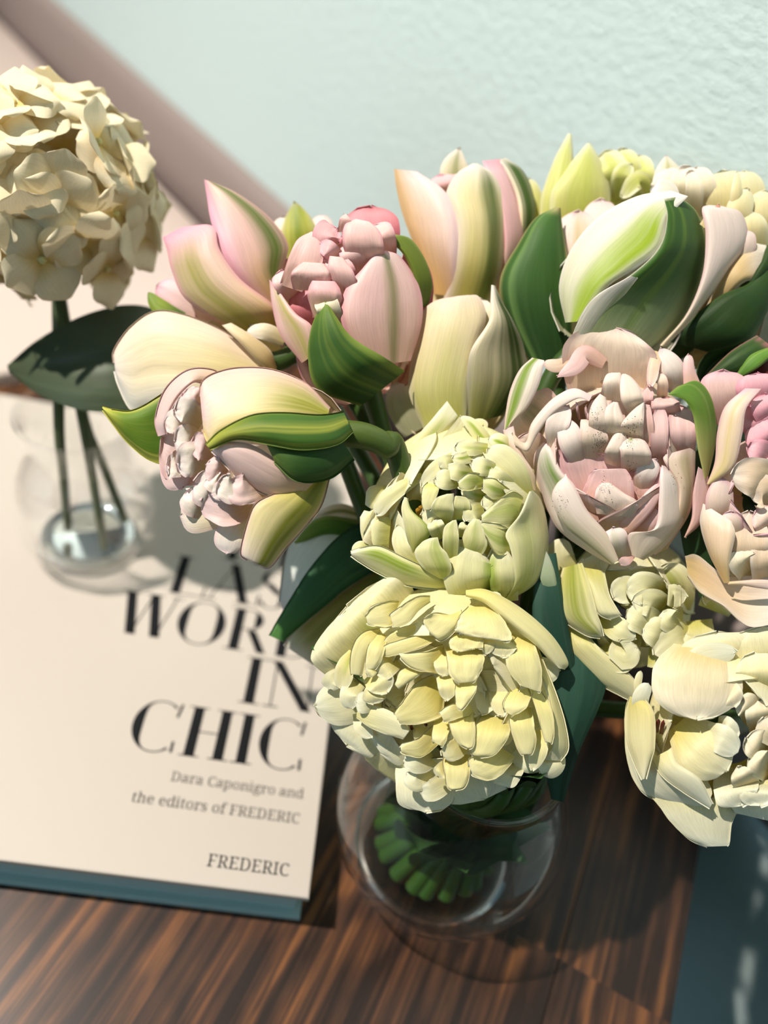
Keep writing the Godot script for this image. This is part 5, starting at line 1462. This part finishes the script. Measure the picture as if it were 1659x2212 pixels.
func right_dark() -> void:
	var b := Vector3(1270, 1010, -200)
	flower("shaded tulip bud with dark green sepals and a peach upper petal", 0.282, 840, 260, 2.0256, b, cream_pal({"a": lin(180, 150, 90), "b": lin(224, 194, 140)}))
	stem(local(b), (local(b) - local(Vector3(1600, 650, -120))).normalized(), 16)
	var dark := green_pal({"a": lin(34, 56, 24), "b": lin(40, 66, 28), "c": lin(52, 80, 34), "h": lin(70, 96, 44), "e": lin(90, 104, 50), "es": 0.3})
	cup("outer_petal", b, Vector3(1700, 600, -160), 230, 5, 0, 360)
	blade("outer_petal", [1380, 830, -60, 1420, 850, -60, 1470, 660, 0, 1540, 720, 20, 1570, 545, 0, 1600, 700, 20, 1650, 545, -10, 1660, 690, 0], 30)
	blade("green_petal", [1215, 965, -60, 1400, 1015, -60, 1325, 862, 0, 1560, 965, 20, 1450, 765, 30, 1650, 850, 30, 1590, 700, 30, 1690, 720, 20, 1650, 556, 10, 1690, 556, 10], 40, {"pal": dark, "mat": M.green_petal})
	blade("green_petal", [1560, 740, 20, 1600, 760, 20, 1605, 660, 40, 1640, 680, 40, 1640, 600, 40, 1680, 620, 40, 1655, 545, 30, 1690, 550, 30], 14, {"pal": dark, "mat": M.green_petal})
	b = Vector3(1420, 1250, -120)
	flower("shaded tulip bud with bright green sepal edge and dark red inside", 0.276, 840, 260, 2.0256, b, pink_pal({"a": lin(60, 70, 40), "b": lin(120, 70, 60)}))
	stem(local(b), (local(b) - local(Vector3(1650, 1050, -80))).normalized(), 17)
	cup("outer_petal", b, Vector3(1760, 960, -120), 190, 5, 0, 360, {"pal": dark, "mat": M.green_petal})
	blade("green_petal", [1390, 1112, -20, 1490, 1120, 0, 1500, 1008, 0, 1600, 1085, 20, 1610, 940, 10, 1720, 1020, 20], 30, {"pal": dark.merged({"e": lin(190, 120, 130), "es": 0.7}, true), "mat": M.green_petal})
	pet("outer_petal", [1560, 1140, -10, 40, 1630, 1070, 20, 54, 1720, 1040, 10, 50], -10, {"pal": {"a": lin(70, 24, 20), "b": lin(96, 34, 28), "c": lin(90, 40, 30)}})
	blade("green_petal", [1522, 1108, 30, 1556, 1118, 40, 1572, 1036, 40, 1620, 1080, 60, 1640, 1000, 40, 1690, 1020, 60, 1720, 985, 40, 1740, 1000, 50], 14, {"pal": green_pal({"a": lin(84, 128, 44), "b": lin(96, 140, 52)}), "mat": M.green_petal})


func right_pink() -> void:
	var b := Vector3(1660, 1120, -360)
	var pal := blush_pal({"a": lin(238, 214, 166), "b": lin(246, 220, 200), "c": lin(248, 226, 218), "e": lin(240, 176, 196), "es": 0.7})
	flower("open blush and pink double tulip right of the speckled blush white one", 0.263, 1060, 680, 2.77, b, pal)
	stem(local(b), (local(b) - local(Vector3(1640, 1100, 0))).normalized(), 18)
	var pink := pink_pal({"a": lin(226, 150, 150), "b": lin(236, 172, 184), "c": lin(244, 198, 206)})
	blade("leaf", [1250, 1700, -380, 1500, 1750, -420, 1150, 1400, -330, 1560, 1450, -400, 1130, 1050, -330, 1600, 1100, -420, 1250, 760, -380, 1560, 760, -450, 1420, 560, -420, 1450, 560, -430], 40, {"pal": {"a": lin(36, 60, 34), "b": lin(42, 70, 38), "c": lin(50, 80, 42), "h": lin(66, 96, 54), "hs": 0.4}, "mat": M.leaf})  # dark leaf added to fill the dark gap behind this bloom
	var peach := blush_pal({"a": lin(238, 208, 148), "b": lin(248, 220, 186), "c": lin(248, 232, 214), "e": lin(252, 240, 228), "es": 0.8})
	cup("outer_petal", b, Vector3(1680, 1080, 20), 380, 6, -180, 180, {"open": 0.6, "pal": pal})
	pet("outer_petal", [1440, 640, -160, 120, 1400, 470, -60, 150, 1395, 335, -80, 130], 25, {"pal": pink_pal({"a": lin(230, 180, 170), "b": lin(240, 200, 190)})})
	pet("outer_petal", [1620, 560, -100, 120, 1600, 440, -30, 130, 1590, 350, -50, 110], 25, {"pal": pink})
	blade("outer_petal", [1293, 1012, -20, 1312, 1018, -20, 1340, 880, 0, 1452, 912, 50, 1355, 700, 0, 1504, 722, 80, 1402, 548, 10, 1530, 562, 80, 1522, 440, 20, 1618, 442, 40], 30, {"pal": pal.merged(flame({"g": lin(226, 206, 120), "gs": 0.6, "gw": 0.4}), true)})
	for q in [[1660, 760, -100, 80, 1590, 650, -20, 90, 1560, 540, 0, 70], [1720, 800, -80, 80, 1640, 740, 20, 90, 1580, 640, 20, 70], [1720, 640, -60, 90, 1660, 560, 10, 90, 1640, 470, 10, 60], [1700, 860, -40, 60, 1620, 820, 40, 66, 1540, 790, 40, 40]]:
		pet("inner_petal", q, 30, {"pal": pink})
	pet("inner_petal", [1740, 1060, -60, 100, 1590, 980, 60, 110, 1445, 958, 55, 54], 35, {"pal": peach.merged({"a": lin(236, 214, 120)}, true), "nv": 18})
	pet("inner_petal", [1720, 1150, -40, 90, 1640, 1060, 40, 90, 1560, 1080, 40, 50], 30, {"pal": peach})
	pet("outer_petal", [1385, 1290, -100, 60, 1370, 1130, 10, 84, 1392, 975, 10, 58], 35, {"pal": pal})
	blade("outer_petal", [1395, 1605, -60, 1432, 1605, 0, 1300, 1420, -60, 1432, 1472, 60, 1252, 1250, -60, 1464, 1320, 80, 1270, 1128, -50, 1444, 1238, 50], 50, {"pal": peach})
	pet("outer_petal", [1450, 1380, -40, 60, 1440, 1260, 40, 70, 1440, 1180, 40, 54], 35, {"pal": pal})
	pet("inner_petal", [1560, 1580, -120, 110, 1530, 1400, 30, 120, 1545, 1180, 40, 84], 40, {"pal": peach, "nv": 18})
	pet("inner_petal", [1700, 1620, -100, 100, 1660, 1480, 30, 100, 1650, 1300, 40, 74], 40, {"pal": peach, "nv": 18})
	pet("inner_petal", [1560, 1520, -20, 80, 1510, 1470, 50, 80, 1490, 1400, 55, 50], 35, {"pal": cream_pal(), "ruf": 0.16})
	pet("inner_petal", [1700, 1300, -60, 80, 1650, 1230, 20, 80, 1590, 1170, 30, 50], 35, {"pal": pal})
	blade("outer_petal", [1428, 1596, 20, 1420, 1616, 20, 1500, 1590, 40, 1500, 1620, 40, 1600, 1584, 50, 1600, 1636, 50, 1720, 1590, 50, 1720, 1650, 50], 16, {"pal": pal})
	blade("outer_petal", [1163, 1445, -60, 1182, 1565, -20, 1240, 1440, -90, 1262, 1664, 0, 1400, 1560, -90, 1402, 1748, 0, 1540, 1560, -80, 1542, 1864, 10, 1700, 1560, -80, 1700, 1850, 0], -50, {"pal": peach, "nu": 30, "nv": 20})


func shaded_yellow() -> void:
	var b := Vector3(600, 420, -420)
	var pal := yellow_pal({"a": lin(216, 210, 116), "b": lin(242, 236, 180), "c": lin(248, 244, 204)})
	flower("pale yellow double tulip in the shade directly under the blush white one", 0.273, 1150, 1150, 2.949, b, pal)
	stem(local(b), (local(b) - local(Vector3(650, 480, 0))).normalized(), 19)
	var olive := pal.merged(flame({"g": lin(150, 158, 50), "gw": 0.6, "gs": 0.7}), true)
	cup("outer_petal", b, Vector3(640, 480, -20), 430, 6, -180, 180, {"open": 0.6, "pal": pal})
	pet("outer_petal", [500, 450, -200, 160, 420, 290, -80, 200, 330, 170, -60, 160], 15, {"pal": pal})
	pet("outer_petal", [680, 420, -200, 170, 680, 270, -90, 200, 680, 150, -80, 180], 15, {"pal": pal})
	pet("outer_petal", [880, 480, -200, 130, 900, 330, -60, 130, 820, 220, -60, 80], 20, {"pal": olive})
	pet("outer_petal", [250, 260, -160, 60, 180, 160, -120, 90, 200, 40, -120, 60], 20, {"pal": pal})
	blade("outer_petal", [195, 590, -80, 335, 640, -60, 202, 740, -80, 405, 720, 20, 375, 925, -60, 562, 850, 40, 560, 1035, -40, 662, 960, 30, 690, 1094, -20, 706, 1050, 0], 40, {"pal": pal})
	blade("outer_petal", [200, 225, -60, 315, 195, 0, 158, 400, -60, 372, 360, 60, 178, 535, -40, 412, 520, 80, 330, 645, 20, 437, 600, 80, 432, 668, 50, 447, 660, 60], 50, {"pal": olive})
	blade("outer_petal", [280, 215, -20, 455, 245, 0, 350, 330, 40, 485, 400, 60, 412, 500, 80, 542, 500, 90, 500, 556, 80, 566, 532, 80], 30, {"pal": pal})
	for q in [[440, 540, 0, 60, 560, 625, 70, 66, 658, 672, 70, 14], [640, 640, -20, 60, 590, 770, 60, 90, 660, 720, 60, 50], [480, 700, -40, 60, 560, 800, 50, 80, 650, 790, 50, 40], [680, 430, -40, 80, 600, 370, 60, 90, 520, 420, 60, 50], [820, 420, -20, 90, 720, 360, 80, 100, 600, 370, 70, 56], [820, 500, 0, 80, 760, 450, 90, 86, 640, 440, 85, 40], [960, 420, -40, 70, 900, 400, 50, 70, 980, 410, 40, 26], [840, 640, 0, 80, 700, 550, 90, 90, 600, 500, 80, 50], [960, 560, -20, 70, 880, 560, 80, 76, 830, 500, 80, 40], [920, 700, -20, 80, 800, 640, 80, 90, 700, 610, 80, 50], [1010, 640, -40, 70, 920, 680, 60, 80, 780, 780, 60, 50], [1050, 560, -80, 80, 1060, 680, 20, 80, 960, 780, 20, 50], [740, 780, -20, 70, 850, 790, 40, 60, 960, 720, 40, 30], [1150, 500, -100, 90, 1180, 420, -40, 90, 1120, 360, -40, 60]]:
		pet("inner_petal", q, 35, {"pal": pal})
	# a tall leaf of this tulip, dark behind the widest bloom
	var teal := {"a": lin(34, 62, 46), "b": lin(38, 70, 58), "c": lin(48, 84, 70), "h": lin(60, 96, 80), "hs": 0.4}
	blade("leaf", [120, 1700, -60, 200, 1720, -60, 80, 1480, 20, 300, 1400, 0, 90, 1200, 40, 420, 1130, 0, 120, 950, 20, 470, 960, -40, 200, 700, -60, 430, 760, -80, 330, 560, -140, 380, 570, -140], 30, {"pal": teal, "mat": M.leaf})
	blade("leaf", [150, 1150, -60, 330, 1120, -60, 40, 820, 0, 260, 780, 0, 0, 480, 0, 200, 440, 0, 40, 150, -40, 150, 130, -40], 30, {"pal": teal, "mat": M.leaf})  # second dark leaf, added over the stems where there is only shade
	pet("leaf", [140, 420, 0, 30, 90, 250, 20, 50, 60, 80, 0, 16], 20, {"pal": {"a": lin(90, 116, 80), "b": lin(170, 184, 150), "c": lin(190, 196, 176)}, "mat": M.leaf})


func low_yellow() -> void:
	var b := Vector3(1250, 1250, -460)
	var pal := yellow_pal({"a": lin(234, 218, 128), "b": lin(249, 239, 184), "c": lin(252, 245, 206)})
	flower("wide open pale yellow double tulip with one petal hanging over the table edge", 0.257, 1150, 1150, 2.949, b, pal)
	stem(local(b), (local(b) - local(Vector3(1200, 1350, 0))).normalized(), 20)
	var pale := yellow_pal({"a": lin(238, 230, 172), "b": lin(248, 244, 210), "c": lin(247, 249, 228)})
	var peach := yellow_pal({"a": lin(238, 214, 150), "b": lin(248, 232, 192), "c": lin(251, 240, 214)})
	cup("outer_petal", b, Vector3(1220, 1330, -20), 560, 6, -180, 180, {"open": 0.7, "pal": pal})
	# top and right, mostly in shade
	pet("outer_petal", [1250, 980, -220, 220, 1200, 780, -120, 260, 1180, 640, -120, 220], 15, {"pal": pal})
	pet("outer_petal", [1500, 1000, -220, 220, 1480, 780, -120, 260, 1450, 600, -120, 240], 15, {"pal": pal})
	pet("outer_petal", [1000, 960, -160, 90, 1080, 800, -90, 80, 1300, 760, -80, 60], 20, {"pal": pale})
	pet("inner_petal", [1420, 1050, -80, 120, 1440, 900, 0, 130, 1420, 770, 0, 90], 30, {"pal": pal})
	for q in [[1430, 1180, -60, 70, 1370, 1110, 30, 76, 1310, 1080, 30, 40], [1480, 1260, -60, 80, 1450, 1160, 40, 80, 1430, 1070, 40, 50], [1500, 1380, -60, 90, 1440, 1350, 50, 90, 1370, 1310, 50, 56], [1520, 1500, -60, 80, 1450, 1470, 50, 80, 1400, 1420, 50, 46], [1560, 1200, -60, 90, 1530, 1260, 40, 90, 1480, 1180, 40, 60], [1380, 1640, -40, 70, 1340, 1560, 60, 66, 1310, 1500, 60, 36]]:
		pet("inner_petal", q, 40, {"pal": peach, "ruf": 0.14})
	# left side
	blade("outer_petal", [590, 1180, -160, 760, 1330, -80, 606, 1440, -160, 860, 1540, -40, 690, 1645, -140, 1020, 1650, -40, 900, 1750, -140, 1150, 1740, -60], 40, {"pal": pale})
	blade("outer_petal", [620, 1045, -20, 705, 1055, 0, 594, 1150, -60, 772, 1160, 50, 602, 1330, -60, 778, 1350, 60, 655, 1480, -30, 752, 1450, 50, 702, 1575, 20, 718, 1568, 30], 40, {"pal": pal})
	pet("outer_petal", [700, 1160, -20, 50, 690, 1060, 20, 56, 740, 960, 20, 44], 30, {"pal": pale})
	pet("outer_petal", [690, 1080, -30, 24, 670, 980, 0, 26, 690, 880, 0, 22], 40, {"pal": pal})
	# hanging petal below
	blade("outer_petal", [720, 1640, -120, 1340, 1700, -140, 800, 1740, -110, 1310, 1760, -120, 870, 1832, -100, 1270, 1850, -110, 985, 1942, -90, 1258, 1960, -110, 1110, 2002, -90, 1240, 1998, -105], 30, {"pal": pale, "nu": 30, "nv": 22})
	blade("outer_petal", [1240, 1640, -100, 1560, 1560, -100, 1260, 1740, -90, 1560, 1700, -80, 1280, 1785, -90, 1560, 1850, -80], 40, {"pal": pale})
	blade("outer_petal", [760, 1440, -60, 880, 1380, 0, 830, 1550, -20, 930, 1480, 40, 960, 1650, 10, 1060, 1570, 60, 1130, 1755, 10, 1145, 1730, 20], 30, {"pal": pale})
	pet("inner_petal", [940, 1520, -100, 90, 1020, 1600, -20, 80, 1130, 1700, 0, 40], 20, {"pal": pal})
	pet("inner_petal", [1300, 1500, -100, 140, 1300, 1640, 20, 130, 1330, 1740, 10, 90], 25, {"pal": pale})
	pet("inner_petal", [1450, 1560, -80, 120, 1440, 1650, 30, 110, 1450, 1740, 20, 80], 25, {"pal": pale})
	# the deep middle and the two great petals
	pet("inner_petal", [820, 1250, -220, 80, 860, 1400, -120, 90, 930, 1540, -40, 60], 0, {"pal": peach})
	pet("outer_petal", [930, 1215, -120, 90, 1070, 1370, 60, 190, 1240, 1520, 100, 160], 32, {"pal": pal, "nu": 28, "nv": 22, "r": 0.4})
	pet("inner_petal", [1080, 1280, 0, 60, 1200, 1320, 90, 80, 1310, 1400, 100, 60], 40, {"pal": pale})
	pet("inner_petal", [1180, 1220, -20, 40, 1240, 1230, 60, 50, 1300, 1300, 60, 36], 40, {"pal": pale})
	pet("outer_petal", [1090, 740, -140, 200, 1060, 920, 50, 290, 1045, 1190, 120, 250], 28, {"pal": peach, "nu": 32, "nv": 26, "r": 0.35, "ruf": 0.05})
	pet("inner_petal", [1180, 1000, 0, 90, 1250, 1060, 70, 90, 1285, 1110, 60, 50], 35, {"pal": peach})
	for q in [[800, 1205], [830, 1215]]:
		pet("stamen", [q[0] - 10, q[1] + 70, -80, 12, q[0], q[1] + 10, -20, 14, q[0] + 10, q[1] - 12, -10, 12], 60, {"nu": 6, "nv": 6, "pal": {"a": lin(150, 110, 70), "b": lin(130, 60, 50), "c": lin(110, 40, 44)}})


func hanging_left() -> void:
	var b := Vector3(560, 930, -100)
	var pal := cream_pal({"a": lin(150, 158, 90), "b": lin(214, 210, 176), "c": lin(226, 226, 206), "e": lin(226, 214, 212)})
	flower("pale tulip hanging low over the book with a dark green leaf across it", 0.303, 580, 820, 2.44, b, pal)
	stem(local(b), (local(b) - local(Vector3(250, 1250, -60))).normalized(), 21)
	cup("outer_petal", b, Vector3(170, 1300, -80), 240, 5, 60, 300, {"pal": pal})
	blade("outer_petal", [520, 690, -60, 560, 900, -60, 300, 690, -40, 420, 960, 20, 165, 760, -50, 300, 1100, 20, 90, 930, -60, 190, 1200, 0, 58, 1170, -60, 90, 1250, -30], 30, {"pal": pal.merged({"b": lin(226, 238, 228), "c": lin(240, 240, 236)}, true)})
	pet("green_petal", [500, 800, 10, 40, 300, 770, 40, 50, 140, 860, 30, 18], 35, {"pal": green_pal({"b": lin(92, 132, 50)}), "mat": M.green_petal})
	pet("outer_petal", [500, 720, 0, 20, 380, 690, 20, 36, 250, 720, 10, 20], 35, {"pal": cream_pal(flame({"g": lin(140, 140, 70)}))})
	blade("outer_petal", [560, 1005, -20, 650, 1100, -60, 300, 1190, 0, 490, 1260, -40, 128, 1335, -10, 335, 1430, -50, 78, 1398, -20, 235, 1505, -60], 40, {"pal": cream_pal(flame({"a": lin(150, 150, 70), "b": lin(196, 190, 120), "c": lin(214, 210, 190), "g": lin(130, 136, 60), "gw": 0.5, "gs": 0.7, "g1": 0.9}))})
	blade("leaf", [500, 740, 60, 560, 1010, 60, 345, 845, 90, 430, 1085, 90, 200, 1020, 110, 295, 1192, 100, 72, 1228, 110, 172, 1292, 100, 3, 1348, 100, 72, 1380, 95], 22, {"pal": {"a": lin(48, 88, 62), "b": lin(58, 106, 68), "c": lin(92, 140, 72), "h": lin(84, 130, 92), "hs": 0.5}, "mat": M.leaf})
	# more leaves of the bouquet, filling the neck of the vase
	for k in 9:
		var a := TAU * k / 9.0 + 0.3
		var out := Vector3(cos(a), 0, sin(a))
		if out.z > 0.25 or out.x > 0.3: continue
		broad_leaf(vase_at + out * 0.02 + Vector3(0, 0.09, 0), out, 0.075 + 0.012 * (k % 3), 0.017 + 0.002 * (k % 2))
	for k in 12:  # upright leaves added out of sight to keep lamp light off the floor
		var a := TAU * k / 12.0
		var out := Vector3(cos(a), 0, sin(a))
		broad_leaf(vase_at + out * 0.016 + Vector3(0, 0.085, 0), out * 0.22, 0.062 + 0.006 * (k % 3), 0.016)
	for k in 11:                                # and inside the vase, under water
		var a := TAU * k / 11.0
		var out := Vector3(cos(a), 0, sin(a))
		broad_leaf(vase_at + out * 0.018 + Vector3(0, 0.012, 0), out.rotated(Vector3.UP, 0.5) * 0.3, 0.10 + 0.008 * (k % 3), 0.011 + 0.002 * (k % 2))


func broad_leaf(foot: Vector3, out: Vector3, length: float, half: float) -> void:
	var nu := 16
	var nv := 8
	var side := out.cross(Vector3.UP).normalized()
	var st := SurfaceTool.new()
	st.begin(Mesh.PRIMITIVE_TRIANGLES)
	st.set_smooth_group(0)
	var g := []
	for i in nu + 1:
		var t := float(i) / nu
		var c := foot + out * length * 0.62 * t * t + Vector3.UP * length * (0.80 * t - 0.25 * t * t)
		var w := half * sin(PI * pow(t * 0.96 + 0.04, 0.8)) + 0.0006
		for j in nv + 1:
			var s := 2.0 * j / nv - 1.0
			g.append([c + side * s * w + (Vector3.UP * 0.8 - out * 0.6) * s * s * w * 0.5 - F.position, lin(40, 74, 40).lerp(lin(62, 98, 50), t) * (1.0 + 0.12 * noise(s * 3.0, t, length * 90.0)), Vector2(s * 0.5 + 0.5, t)])
	for i in nu:
		for j in nv:
			var a := i * (nv + 1) + j
			for k in [a, a + nv + 1, a + 1, a + 1, a + nv + 1, a + nv + 2]:
				st.set_color(g[k][1])
				st.set_uv(g[k][2])
				st.add_vertex(g[k][0])
	st.index()
	st.generate_normals()
	put("leaf", st.commit(), M.leaf, F)
